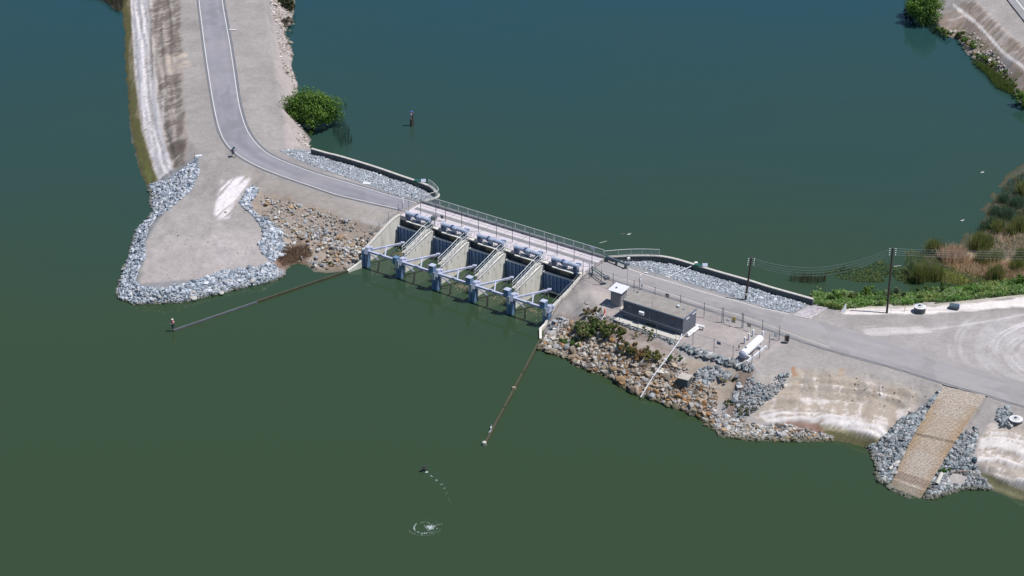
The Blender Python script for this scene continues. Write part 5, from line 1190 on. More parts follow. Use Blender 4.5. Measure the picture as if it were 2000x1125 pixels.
def stones(name, polys, per, size, pal, lab, cat='stones', sink=.25, clump=0.0, zmin=-.5):
    pts = []
    for poly in polys:
        ar = abs(sum(poly[i][0] * poly[(i + 1) % len(poly)][1] - poly[(i + 1) % len(poly)][0] * poly[i][1] for i in range(len(poly)))) / 2
        pts.append(sample_poly(poly, max(4, int(ar * per))))
    pts = np.concatenate(pts); x, y, z = on_ground(pts[:, 0], pts[:, 1])
    if clump > 0:
        k = fbm(x * .35 + 3, y * .35 + 7, 3) > .5 - (1 - clump) * .25 + rng.normal(0, .03, len(x)); x, y, z = x[k], y[k], z[k]
    k = z > zmin; x, y, z = x[k], y[k], z[k]
    n = len(x); s = size * .92 * np.exp(rng.normal(0, .42, n)); s = np.minimum(s, size * 2.6)
    sh = s[:, None] * rng.uniform(.62, 1.25, (n, 3)) * np.array([1, 1, .72]) / 2
    v = IV[None] * (1 + rng.normal(0, .22, (n, 12, 1))) + rng.normal(0, .10, (n, 12, 3)); v = v * sh[:, None, :]
    a, b_ = rng.uniform(0, 6.28, n), rng.normal(0, .45, n)
    ca, sa, cb, sb = np.cos(a)[:, None], np.sin(a)[:, None], np.cos(b_)[:, None], np.sin(b_)[:, None]
    X, Y, Zv = v[..., 0], v[..., 1], v[..., 2]; Y, Zv = Y * cb - Zv * sb, Y * sb + Zv * cb; X, Y = X * ca - Y * sa, X * sa + Y * ca
    v = np.stack([X + x[:, None], Y + y[:, None], Zv + (z + sh[:, 2] * (1 - 2 * sink))[:, None]], -1).reshape(-1, 3)
    f = (IF[None] + (np.arange(n) * 12)[:, None, None]).reshape(-1, 3)
    P_ = np.array(PAL[pal]); c = P_[rng.integers(0, len(P_), n)] * rng.uniform(.8, 1.2, (n, 1))
    wl = smooth01(1 - (z - .02) / .22)[:, None] * .75; c = c * (1 - wl) + np.array([.10, .095, .05]) * wl
    o = fast_mesh(name, v, f, M['stones'], np.repeat(c, 12, 0)); tag(o, lab, cat, kind='stuff'); return n
tot = 0
rim = [(290, 362), (330, 350), (360, 330), (386, 308), (389, 340), (372, 374), (354, 390), (329, 411), (304, 425), (290, 448), (282, 474), (284, 505), (270, 528), (264, 552), (276, 563), (310, 566), (354, 557), (402, 542), (438, 530), (500, 523), (524, 516), (545, 527), (557, 538), (534, 549), (500, 558), (464, 566), (436, 574), (402, 582), (371, 589), (354, 594), (310, 595), (262, 597), (234, 588), (226, 572), (240, 532), (250, 501), (258, 473), (266, 448), (289, 427), (298, 412), (292, 398), (294, 381)]
tot += stones('riprap', [rim], .46, .32, 'rim', 'band of blue grey quarry stones round the rim of the gravel point')
tot += stones('riprap', [[(473, 387), (489, 367), (505, 368), (500, 385), (486, 398), (500, 418), (530, 436), (548, 450), (556, 480), (545, 505), (530, 515), (517, 500), (505, 480), (517, 462), (506, 436), (486, 414), (470, 403)]], .36, .40, 'rim', 'band of blue grey stones on the inner side of the gravel point facing the cove')
gl = [(545, 294), (575, 292), (606, 297), (665, 318), (732, 339), (800, 360), (830, 373), (846, 386), (852, 396), (826, 394), (770, 380), (708, 358), (650, 338), (600, 320), (570, 308)]
gr = [(1190, 508), (1220, 506), (1260, 505), (1290, 506), (1330, 515), (1372, 529), (1415, 542), (1465, 558), (1502, 571), (1560, 590), (1580, 595), (1546, 612), (1500, 603), (1470, 594), (1400, 570), (1330, 549), (1250, 524), (1215, 514)]
tot += stones('riprap', [gl], .95, .165, 'gravel', 'slope of small blue grey stones between the left road and the lake wall')
tot += stones('riprap', [gr], .95, .165, 'gravel', 'slope of small blue grey stones between the right road and the lake wall')
tot += stones('rubble', [[(525, -10), (560, -10), (575, 60), (572, 110), (578, 160), (582, 188), (590, 250), (608, 288), (585, 290), (570, 250), (562, 200), (556, 150), (545, 100), (535, 50)]], .28, .30, 'pale', 'pale broken rubble along the lake edge of the left levee', clump=.6)
tot += stones('rubble', [[(510, 382), (560, 392), (640, 415), (740, 448), (716, 500), (690, 520), (650, 530), (620, 522), (595, 512), (570, 500), (545, 450), (515, 425)]], .055, .34, 'mix', 'scattered mixed rubble on the slope above the cove', clump=.35)
tot += stones('rubble', [[(575, 455), (640, 450), (715, 488), (700, 508), (672, 527), (640, 532), (612, 524), (600, 500), (575, 490)]], .18, .42, 'mix', 'tumbled mixed stones at the edge of the cove', clump=.8)
tot += stones('rubble', [[(1108, 610), (1130, 585), (1160, 600), (1175, 625), (1135, 625), (1085, 650), (1066, 655), (1075, 632)]], .2, .38, 'grey', 'small grey stones between the wing wall and the shed', clump=.8)
shR = [(1066, 658), (1110, 668), (1150, 680), (1200, 695), (1250, 708), (1300, 730), (1360, 745), (1400, 765), (1395, 845), (1362, 817), (1325, 802), (1280, 784), (1252, 777), (1212, 757), (1180, 736), (1150, 727), (1110, 703), (1082, 694), (1052, 684)]
tot += stones('rubble', [[(1090, 632), (1130, 628), (1190, 660), (1250, 690), (1330, 715), (1355, 735), (1300, 735), (1230, 712), (1150, 688), (1085, 668), (1068, 655)]], .085, .42, 'brown', 'scattered brown stones among the weeds under the building')
tot += stones('rubble', [shR], .16, .46, 'brown', 'smaller brown and grey stones packed between the boulders under the building')
tot += stones('riprap', [[(1365, 722), (1400, 718), (1440, 738), (1448, 755), (1430, 800), (1405, 830), (1390, 800), (1370, 790), (1345, 775), (1355, 745)]], .32, .40, 'teal', 'patch of blue grey stones left of the gully', clump=.9)
tot += stones('riprap', [[(1475, 735), (1540, 728), (1530, 760), (1480, 800), (1445, 830), (1415, 850), (1412, 830), (1440, 790), (1458, 745)]], .16, .28, 'teal', 'loose blue grey stones right of the gully', clump=.55)
tot += stones('riprap', [[(1395, 812), (1430, 818), (1480, 832), (1540, 832), (1590, 845), (1625, 855), (1630, 864), (1592, 866), (1544, 863), (1475, 864), (1437, 858), (1405, 853), (1388, 834)]], .30, .36, 'mix', 'band of grey and buff stones along the waterline below the eroded bank')
tot += stones('riprap', [[(1838, 762), (1842, 762), (1765, 889), (1742, 948), (1738, 960), (1728, 952), (1710, 937), (1710, 912), (1701, 888), (1688, 874), (1715, 868), (1735, 848), (1752, 825), (1790, 805), (1812, 788)]], .36, .38, 'teal', 'wedge of blue grey stones on the left side of the block ramp')
tot += stones('riprap', [[(1872, 858), (1905, 812), (1910, 850), (1896, 905), (1915, 930), (1940, 957), (1881, 957), (1857, 967), (1827, 976), (1796, 976), (1812, 952)]], .30, .34, 'teal', 'blue grey stones on the right side of the block ramp', clump=.95)
tot += stones('riprap', [[(1798, 978), (1812, 950), (1838, 908), (1850, 920), (1860, 960), (1827, 977)]], .36, .32, 'teal', 'blue grey stones filling the lower right corner by the block ramp')
tot += stones('riprap', [[(1952, 800), (1968, 795), (1978, 815), (1975, 835), (1955, 832), (1945, 820)]], .3, .4, 'teal', 'small heap of grey stones beside the far right riser')
tot += stones('riprap', [[(1320, 676), (1345, 680), (1400, 697), (1440, 710), (1470, 720), (1467, 728), (1430, 718), (1390, 704), (1345, 690)]], .42, .42, 'teal', 'row of dark wired stones along the yard edge in front of the gas tank', sink=.05)
tot += stones('riprap', [[(1182, 618), (1190, 619), (1250, 644), (1320, 669), (1340, 681), (1338, 684), (1300, 667), (1240, 646), (1180, 622)]], .30, .22, 'teal', 'thin line of stones along the kerb below the block building', sink=.05)
tot += stones('riprap', [[(1736, 956), (1745, 952), (1800, 972), (1802, 980), (1770, 976), (1745, 966)]], .4, .26, 'teal', 'ragged stony toe of the block ramp at the waterline', zmin=-.9)
tot += stones('pebbles', [[(1480, 735), (1640, 712), (1820, 760), (1790, 800), (1600, 780)]], .012, .16, 'pale', 'scattered pebbles over the slope above the eroded bank', sink=.3)
tot += stones('pebbles', [[(300, 430), (500, 400), (515, 500), (400, 540), (280, 555)]], .01, .14, 'pale', 'scattered pebbles over the flat gravel point', sink=.3)
tot += stones('pebbles', [[(1850, 60), (1900, 60), (1990, 160), (1980, 190), (1900, 110)]], .1, .3, 'pale', 'scattered stones on the upper right levee', sink=.3, clump=.5)
print('stones', tot)

# boulders one can pick out: individual copies of a few shapes
bmats = {}
for k_, (nm, c_) in enumerate({'brown': (.225, .18, .14), 'tan': (.33, .30, .255), 'rust': (.28, .185, .105), 'grey': (.30, .30, .305), 'pale': (.46, .44, .42), 'bluegrey': (.30, .33, .355)}.items()):
    bmats[nm] = mat(nm + '_boulder_rock', c_, .88, .2, 2.4, .5, 9, stain=tuple(x * .6 for x in c_), stain_amt=.5)
shapes = {}
def boulder_mesh(kind, i):
    if (kind, i) in shapes: return shapes[(kind, i)]
    bm = bmesh.new(); bmesh.ops.create_icosphere(bm, subdivisions=2, radius=.5); rs = random.Random(i * 31 + 5)
    planes = [(Vector((rs.gauss(0, 1), rs.gauss(0, 1), rs.gauss(0, 1))).normalized(), rs.uniform(.27, .42)) for _ in range(9)]
    for v in bm.verts:
        for nrm, d in planes:
            h_ = v.co.dot(nrm) - d
            if h_ > 0: v.co -= nrm * h_
        v.co *= 1 + .05 * mnoise.noise(v.co * 5 + Vector((i, 0, 0)))
        v.co.z *= .78
    me = bpy.data.meshes.new('boulder'); bm.to_mesh(me); bm.free(); me.materials.append(bmats[kind]); shapes[(kind, i)] = me; return me
def place_boulders(poly, n, size, kinds, lab, grp, mind=.75):
    got = []; tries = 0; by = {}
    while len(got) < n and tries < n * 60:
        tries += 1
        p = sample_poly(poly, 1)[0]; q = G(*p)
        if q.z < -.25: continue
        s_ = size * math.exp(random.gauss(0, .26))
        if any((q.x - g[0]) ** 2 + (q.y - g[1]) ** 2 < (mind * (s_ + g[2]) / 2) ** 2 for g in got): continue
        got.append((q.x, q.y, s_)); kd = random.choice(kinds)
        o = bpy.data.objects.new('boulder', boulder_mesh(kd, random.randrange(5))); S.collection.objects.link(o)
        o.location = (q.x, q.y, max(q.z, -.1) + .2 * s_); o.rotation_euler = (random.uniform(-.35, .35), random.uniform(-.35, .35), random.uniform(0, 6.28)); o.scale = (s_ * random.uniform(.95, 1.35), s_ * random.uniform(.75, 1.05), s_ * random.uniform(.75, 1.05))
        nm = {'brown': 'brown', 'tan': 'tan', 'rust': 'rust stained', 'grey': 'grey', 'pale': 'pale', 'bluegrey': 'blue grey'}[kd]
        tag(o, None, 'boulder', '%s boulders %s' % (nm, grp)); by.setdefault(nm, []).append((to_px(q.x, q.y, q.z)[0], o))
    for nm, l_ in by.items():
        l_.sort(key=lambda e: e[0])
        for i, (_, o) in enumerate(l_):
            n_ = i + 1; th_ = 'th' if 10 <= n_ % 100 <= 20 else {1: 'st', 2: 'nd', 3: 'rd'}.get(n_ % 10, 'th')
            o['label'] = ('leftmost ' if i == 0 else 'rightmost ' if i == len(l_) - 1 else '%d%s ' % (n_, th_)) + '%s boulder ' % nm + ('from the left ' if 0 < i < len(l_) - 1 else '') + lab
    return len(got)
nb = 0
nb += place_boulders([(1140, 690), (1200, 700), (1260, 712), (1300, 735), (1330, 760), (1360, 780), (1385, 815), (1350, 806), (1300, 790), (1250, 770), (1212, 750), (1180, 730), (1150, 722), (1120, 705)], 116, .80, ['brown', 'tan', 'brown', 'grey', 'brown', 'grey', 'rust'], 'between the building and the water', 'between the building and the water')
nb += place_boulders([(1066, 660), (1120, 665), (1150, 688), (1130, 704), (1110, 700), (1082, 690), (1054, 682)], 38, .7, ['tan', 'grey', 'pale', 'brown'], 'at the foot of the right wing wall', 'at the foot of the right wing wall')
nb += place_boulders([(1300, 700), (1345, 712), (1345, 740), (1305, 735)], 10, .7, ['tan', 'grey', 'pale'], 'uphill of the square concrete block', 'uphill of the concrete block')
nb += place_boulders([(575, 450), (640, 455), (712, 490), (695, 510), (665, 526), (640, 528), (600, 500), (580, 480)], 62, .62, ['tan', 'rust', 'pale', 'grey', 'pale', 'brown', 'grey'], 'on the slope above the cove', 'above the cove')
nb += place_boulders([(520, 440), (552, 450), (565, 475), (556, 500), (540, 505), (525, 470)], 26, .7, ['bluegrey', 'bluegrey', 'grey'], 'between the gravel point and the cove', 'beside the cove')
nb += place_boulders([(240, 570), (262, 575), (310, 578), (354, 572), (402, 560), (450, 550), (500, 542), (530, 538), (500, 554), (436, 570), (371, 584), (300, 589), (240, 584)], 38, .62, ['bluegrey', 'grey', 'pale'], 'on the stony tip of the gravel point', 'on the tip of the gravel point')
print('boulders', nb)
for (x_, y_, s_, kd, lab) in ((1213, 745, 1.9, 'rust', 'largest rust coloured boulder at the waterline below the building'), (1200, 725, 1.5, 'rust', 'big orange brown boulder uphill of the largest rust one'), (1212, 687, 1.3, 'pale', 'bright white boulder beside the brown weeds'), (1075, 686, 2.0, 'tan', 'long low tan slab boulder at the water by the right wing wall')):
    q = G(x_, y_); o = bpy.data.objects.new('boulder', boulder_mesh(kd, 2)); S.collection.objects.link(o); o.location = q + Vector((0, 0, .3)); o.scale = (s_, s_ * .75, s_ * .7) if 'slab' not in lab else (2.2, .8, .7); o.rotation_euler = (0, .1, TH * .3); tag(o, lab, 'boulder')
for (x_, y_, z0, s_, lab) in ((432, 577, .2, .9, 'pale loose boulder at the waterline on the lower rim of the gravel point'), (378, 587, .2, 1.1, 'largest pale boulder at the waterline on the gravel point')):
    q = G(x_, y_); o = bpy.data.objects.new('boulder', boulder_mesh('pale', 3)); S.collection.objects.link(o); o.location = (q.x, q.y, max(q.z, 0) + .25); o.scale = (s_ * 1.2, s_, s_ * .8); tag(o, lab, 'boulder')
o = MB().box(G(388, 307) + Vector((0, 0, .15)), (1.1, .5, .35), .2, .06).build('concrete_lump', M['white2'], None); tag(o, 'white slab of broken concrete where the stone band meets the levee crest', 'concrete slab')
for (x_, y_, sz, lab) in ((454, 59, (1.3, .35, .05), 'small white board lying beside the left road near the top'), (716, 359, (1.2, .7, .08), 'small white slab at the roadside above the left gravel slope'), (1262, 534, (.5, .3, .05), 'small white scrap beside the right road')):
    o = MB().box(G(x_, y_) + Vector((0, 0, .1)), sz, -.2, .01).build('white_board', M['white2'], None); tag(o, lab, 'board')

# ------------------------------------------------------------------ vegetation
def leaf_cloud(cent, rad, n, size, cols, dark=.0, up=.3, fill=.55):
    """n leaf quads spread over bumpy clumps inside an ellipsoid; returns verts, faces, colours"""
    cl = []; nc = max(5, int(n / 90))
    for _ in range(nc):
        d = rng.normal(0, 1, 3); d /= np.linalg.norm(d); d[2] = d[2] if d[2] > -.75 else -d[2]; r_ = fill + (1 - fill) * rng.random()
        cl.append((cent + d * rad * r_ * rng.choice([.72, .86, .86, 1.08]), rng.uniform(.20, .34) * math.sqrt(rad[0] * rad[2])))
    k = rng.integers(0, nc, n); C0 = np.array([c[0] for c in cl])[k]; rr_ = np.array([c[1] for c in cl])[k]
    d = rng.normal(0, 1, (n, 3)); d /= np.linalg.norm(d, axis=1)[:, None]; P0 = C0 + d * (rr_ * rng.uniform(.55, 1.08, n))[:, None]
    P0[:, 2] = np.maximum(P0[:, 2], rng.uniform(0.0, .25, n))
    nr = d * .9 + rng.normal(0, .55, (n, 3)) + np.array([0, 0, up]); nr /= np.linalg.norm(nr, axis=1)[:, None]
    t_ = np.cross(nr, rng.normal(0, 1, (n, 3))); t_ /= np.linalg.norm(t_, axis=1)[:, None]; b_ = np.cross(nr, t_)
    s = size * rng.uniform(.6, 1.4, (n, 1))
    v = np.stack([P0 - t_ * s, P0 + b_ * s * .5, P0 + t_ * s, P0 - b_ * s * .5], 1).reshape(-1, 3)
    cc = np.array(cols)[rng.integers(0, len(cols), nc)][k] * rng.uniform(.75, 1.25, (n, 1)); return v, np.arange(4 * n).reshape(-1, 4), np.repeat(cc, 4, 0)
GREENS = [(.095, .19, .025), (.125, .235, .032), (.07, .145, .025), (.15, .26, .04)]
def bush(px_, py_, rx, h, n, lab, cols=GREENS, name='bush', size=.16, z0=None, cat='bush', ry=None, grp=None):
    q = G(px_, py_) if z0 is None else at(px_, py_, z0)
    r = empty(name, q, lab, cat, grp); ry = ry or rx
    v, f, c = leaf_cloud(np.array([0, 0, h * .48]), np.array([rx, ry, h * .56]), n, size, cols)
    o = fast_mesh('crown', v, f, M['leaves'], c); o.parent = r
    mb = MB()
    for i in range(5):
        a_ = i * 1.26 + .3; mb.tube([(0, 0, -.2), (math.cos(a_) * rx * .3, math.sin(a_) * ry * .3, h * .35), (math.cos(a_) * rx * .6, math.sin(a_) * ry * .6, h * .65)], .03 + .02 * rx, 5, .02)
    me = bpy.data.meshes.new('trunk'); me.from_pydata(mb.v, [], mb.f); link_mesh('trunk', me, M['wood'], r); return r
bush(610, 246, 5.0, 6.0, 19000, 'large round bright green tree at the lake edge beside the left levee', name='tree', size=.17, z0=.2, cat='tree', ry=3.6)
bush(578, 232, 1.5, 2.2, 1500, 'small green side bush left of the large round tree', z0=.8)
bush(561, 22, 1.9, 3.4, 2600, 'dark green shrub at the top edge of the left levee', [(.04, .065, .025), (.05, .075, .025), (.09, .085, .04)], z0=.3)
bush(558, 50, 1.5, 1.5, 1100, 'dry brownish shrub below the dark green one on the left levee', [(.22, .17, .13), (.16, .12, .09), (.1, .1, .05)], z0=.4)
bush(1802, 38, 4.3, 5.6, 9000, 'large dark green tree at the top right corner of the lake', name='tree', size=.18, z0=.2, cat='tree')
bush(1775, 24, 1.8, 1.4, 900, 'low yellow green bush left of the top right tree', [(.08, .1, .02), (.06, .09, .02)], z0=.1)
bush(2000, 208, 1.9, 2.6, 1800, 'dark round bush on the right edge of the picture below the levee', z0=.1)
shb = ((1876, 72, .9, 1.0), (1888, 84, 1.0, 1.0), (1903, 95, 1.3, 1.2), (1917, 100, 1.2, 1.3), (1912, 112, 1.2, 1.0), (1932, 120, 1.3, 1.2), (1945, 135, 1.2, 1.1), (1962, 150, 1.2, 1.2), (1975, 168, 1.3, 1.0), (1990, 188, 1.2, 1.1), (1838, 62, 1.0, .8), (1850, 70, .9, .8))
for i, (x_, y_, rx, h) in enumerate(shb):
    bush(x_, y_, rx * 1.5, h, 1300, ['farthest', 'second farthest', 'third farthest', 'fourth farthest', 'fifth farthest', 'sixth farthest', 'sixth nearest', 'fifth nearest', 'fourth nearest', 'third nearest', 'second nearest', 'nearest'][sorted(range(12), key=lambda k: shb[k][1]).index(i)] + ' low green bush in the row along the upper right levee shore', [(.10, .19, .03), (.13, .22, .03), (.07, .13, .03), (.24, .22, .08)], name='shore_bush', size=.13, z0=.3, cat='bush', grp='low bushes along the upper right levee shore')
wk = [(1145, 652, 1.3, 1.5, 1500, GREENS, 'dense green weed bush nearest the right wing wall'), (1176, 645, 1.1, 1.3, 900, GREENS, 'green weed bush below the traffic cone'), (1198, 650, 1.2, 1.2, 900, [(.09, .12, .03), (.12, .12, .04), (.06, .09, .02)], 'yellow green weed bush right of the traffic cone'),
      (1103, 668, .7, .7, 380, [(.06, .13, .02)], 'small bright green tuft low beside the wing wall'), (1125, 671, .8, .8, 420, [(.06, .13, .02), (.05, .1, .02)], 'bright green tuft right of the lowest one by the wing wall'), (1228, 684, 1.1, 1.0, 700, [(.08, .1, .03), (.2, .12, .06)], 'green and rust weed bush left of the brown weeds'),
      (1246, 690, 1.3, 1.0, 900, [(.22, .12, .06), (.16, .11, .05), (.1, .1, .03)], 'rust brown weed patch in the middle of the boulder slope'), (1275, 700, 1.1, 1.1, 700, [(.13, .13, .04), (.09, .11, .03)], 'olive weed bush left of the white drain pipe'), (1318, 700, .8, .7, 360, [(.06, .10, .03)], 'green tuft right of the white drain pipe'),
      (1272, 659, .9, .4, 260, [(.10, .14, .04)], 'flat green weed patch on the pale ground by the kerb'), (1269, 641, .9, .4, 240, [(.10, .14, .04)], 'small green weed patch on the slab before the building'), (1155, 615, 1.0, .8, 420, [(.18, .13, .07), (.11, .1, .04)], 'brownish dry weed patch between the wing wall and the shed'),
      (1165, 607, .6, .6, 200, [(.1, .11, .04)], 'small olive weed near the stones by the shed'), (1455, 803, 1.2, .6, 400, [(.07, .09, .04), (.12, .13, .07)], 'grey green weed patch right of the gully'), (1420, 790, .7, .5, 200, [(.08, .1, .04)], 'small weed in the gully'), (1843, 922, .6, .5, 260, [(.05, .13, .02)], 'single bright green tuft right of the block ramp'),
      (640, 518, .7, .5, 200, [(.11, .12, .05)], 'small olive weed among the cove stones'), (1420, 740, 1.0, .3, 240, [(.24, .2, .08), (.3, .25, .1)], 'sparse yellow weeds on the tan slope before the yard'), (1240, 655, 1.0, .3, 100, [(.24, .2, .1)], 'sparse dry weeds near the left end of the pale patch')]
WG = [(.08, .12, .035), (.115, .15, .05), (.06, .09, .028), (.17, .165, .075)]
for x_, y_, rx, h, n, cols, lab in wk:
    cols = WG if cols is GREENS else cols
    bush(x_, y_, rx * 1.6, h * .72, int(n * 3.4), lab, [tuple(v_ * 1.45 for v_ in c_) for c_ in cols], name='weed_bush', size=.12)
for i, (x_, y_, rx, h, n, cols) in enumerate(((1160, 632, 1.0, .9, 1200, WG), (1187, 660, .9, .7, 800, WG), (1140, 668, .7, .5, 500, WG), (1215, 668, .8, .7, 500, [(.16, .15, .06), (.12, .14, .05)]), (1262, 690, .8, .6, 400, [(.26, .16, .09), (.16, .15, .06)]), (1290, 715, .7, .5, 300, [(.18, .17, .07)]))):
    bush(x_, y_, rx, h, n, ['green weed bush between the traffic cone and the wing wall', 'low green weeds downhill of the traffic cone', 'small green weeds among boulders by the wing wall', 'small olive weeds at the left end of the pale patch', 'rusty weeds just right of the brown weed patch', 'small dry weeds beside the white drain pipe'][i], cols, name='weed_bush', size=.12)
# dry brush
def blades(name, polys_or_pts, n, h, cols, lab, lean=.25, wd=.03, cat='reeds', kind='stuff', grp=None, spread=None, z0=None, parent_loc=None):
    if spread is None:
        pts = np.concatenate([sample_poly(p, n) for p in polys_or_pts]); x, y, z = on_ground(pts[:, 0], pts[:, 1]); z = np.maximum(z, -.05)
    else:
        q = at(polys_or_pts[0], polys_or_pts[1], z0 or 0.0); x = q.x + rng.normal(0, spread * .45, n); y = q.y + rng.normal(0, spread * .4, n); z = np.full(n, q.z)
    m_ = len(x); a = rng.uniform(0, 6.28, m_); ln = np.abs(rng.normal(0, lean, m_)); hh = h * rng.uniform(.55, 1.15, m_)
    tx, ty, tz_ = x + np.cos(a) * ln * hh, y + np.sin(a) * ln * hh, z + hh * np.sqrt(np.maximum(.05, 1 - np.minimum(ln, .95) ** 2))
    b_ = rng.uniform(0, 3.14, m_); wx, wy = np.cos(b_) * wd, np.sin(b_) * wd
    mx_, my_, mz_ = x * .45 + tx * .55, y * .45 + ty * .55, z * .42 + tz_ * .58
    v = np.stack([np.stack([x - wx, y - wy, z - .05], 1), np.stack([x + wx, y + wy, z - .05], 1), np.stack([mx_ + wx * .8, my_ + wy * .8, mz_], 1), np.stack([tx, ty, tz_], 1), np.stack([mx_ - wx * .8, my_ - wy * .8, mz_], 1)], 1)
    ox = oy = oz = 0
    if spread is not None: v = v - np.array(q)[None, None]
    P_ = np.array(cols); c = P_[rng.integers(0, len(P_), m_)] * rng.uniform(.75, 1.25, (m_, 1))
    o = fast_mesh(name, v.reshape(-1, 3), np.arange(5 * m_).reshape(-1, 5), M['leaves'], np.repeat(c, 5, 0)); 
    if spread is not None: o.location = q; tag(o, lab, cat, grp)
    else: tag(o, lab, cat, grp, kind)
    return o
BR = [(.28, .19, .13), (.38, .28, .2), (.2, .13, .09)]
blades('dry_brush', [[(535, 505), (560, 485), (600, 482), (612, 500), (585, 510), (556, 522)]], 1500, .8, BR, 'reddish brown dry brush at the head of the cove', .7, .03, 'brush')
TU = [(.17, .25, .06), (.22, .30, .07), (.12, .19, .05), (.32, .31, .12), (.46, .36, .19)]
tules = [(1822, 490, 1.7, 2.6, 'tule clump standing alone at the outer edge of the marsh'), (1838, 492, 1.0, 2.0, 'smaller tule clump right of the outermost one'), (1796, 545, 1.6, 3.4, 'tall yellowish tule clump above the pale berm plants'), (1808, 540, 1.4, 2.6, 'tule clump close right of the tall yellowish one'), (1780, 530, 1.2, 2.0, 'dark sparse tule clump left of the tall yellowish one'),
         (1828, 540, 1.6, 2.2, 'olive tule clump beside the bright green wet patch'), (1912, 482, 2.2, 3.3, 'big dark tule clump in the middle of the marsh edge'), (1928, 478, 1.3, 2.4, 'tule clump right behind the big dark one'), (1948, 452, 1.2, 2.8, 'narrow tule clump by the pale drift line'), (1938, 440, 1.3, 2.2, 'bluish tule clump near the water on the marsh edge'), (1992, 448, 1.9, 3.0, 'tule clump at the right edge of the picture above the drift line'),
         (1975, 455, 1.2, 2.2, 'tule clump left of the one at the right edge'), (1918, 512, 1.7, 2.6, 'tule clump under the overhead wires'), (1945, 508, 1.5, 2.2, 'tule clump right of the one under the wires'), (1945, 538, 1.7, 2.4, 'dark tule clump below the straw mat'), (1985, 525, 1.7, 2.4, 'olive tule clump near the lower right of the marsh'), (1995, 505, 1.6, 2.4, 'olive tule clump at the right edge under the wires'), (1965, 420, 1.7, 2.0, 'thin bluish tule clump in the upper marsh'), (1985, 400, 1.7, 2.2, 'thin tule clump below the shore point'), (1998, 375, 1.6, 2.4, 'tule clump at the right edge beside the brown drift'), (1960, 392, 1.3, 1.8, 'sparse bluish tule clump in the water'), (1945, 415, 1.3, 1.6, 'sparse tule clump in dark water'), (1925, 445, 1.4, 1.8, 'low bluish tule clump nearest open water')]
for x_, y_, s_, h_, lab in tules:
    cols = [(.12, .21, .13), (.10, .18, .12), (.17, .23, .12)] if ('bluish' in lab or 'sparse' in lab or 'thin' in lab) else TU
    blades('tule_clump', (x_, y_ + 4), int(440 * s_), h_ * .9, cols, lab, .30, .03, 'reeds', spread=s_ * .62, z0=.1, grp='tule clumps of the marsh')
STRAW = [(.60, .43, .29), (.70, .54, .38), (.46, .33, .21), (.76, .62, .47)]
blades('straw_heap', (1862, 508), 2600, 2.3, STRAW, 'tall cone shaped heap of dry straw coloured reeds', .38, .035, 'reeds', spread=1.9, z0=.2)
blades('straw_mat', [[(1835, 500), (1890, 505), (1935, 510), (2001, 520), (2010, 545), (1930, 548), (1880, 532), (1845, 518)]], 3600, 1.0, STRAW, 'tangled mat of dry straw coloured reeds across the marsh', .9, .035)
blades('straw_mat', [[(1945, 440), (2010, 455), (2010, 520), (1960, 500), (1925, 490), (1900, 475)]], 1500, .9, STRAW + [(.5, .45, .4)], 'pale drift line of dry reeds through the upper marsh', .9, .035)
blades('marsh_grass', [[(1760, 555), (1770, 495), (1830, 495), (1900, 520), (2010, 540), (2010, 562), (1900, 568), (1840, 552)]], 4200, .7, TU + [(.18, .22, .05)], 'short olive marsh grass between the tule clumps', .5, .03)
blades('marsh_grass', [[(1925, 420), (1965, 360), (2020, 330), (2030, 440), (1950, 460)]], 2600, .9, [(.09, .14, .07), (.12, .15, .08), (.28, .22, .15)], 'thin bluish marsh grass in the upper marsh', .45, .03)
blades('water_reeds', [[(1535, 570), (1560, 564), (1612, 566), (1612, 578), (1590, 578), (1545, 574)]], 420, 1.3, [(.09, .10, .05), (.15, .13, .06)], 'sparse reeds in the water behind the right wall end', .15, .02)
blades('water_reeds', [[(650, 240), (680, 270), (690, 300), (670, 312), (652, 285), (645, 258)]], 420, 1.5, [(.04, .075, .05), (.05, .08, .05)], 'sparse dark reeds in the water right of the large round tree', .18, .02)
blades('water_reeds', [[(1785, 38), (1830, 45), (1848, 78), (1820, 78), (1795, 55)]], 700, 1.2, [(.05, .10, .07), (.06, .11, .06)], 'green reeds in the water below the top right tree', .25, .025)
blades('water_reeds', [[(1895, 130), (1925, 138), (1978, 172), (1982, 190), (1945, 186), (1925, 160)]], 1900, 1.4, [(.12, .20, .035), (.16, .23, .05), (.2, .22, .07)], 'bright green reed bed off the upper right levee', .25, .03)
blades('levee_brush', [[(80, -12), (130, 2), (200, 18), (232, 28), (240, 15), (240, -30), (90, -30)]], 7000, 1.5, [(.09, .11, .05), (.17, .13, .10), (.07, .10, .045), (.22, .17, .14)], 'dull green and brown brush along the top left water edge', .6, .04, 'brush')
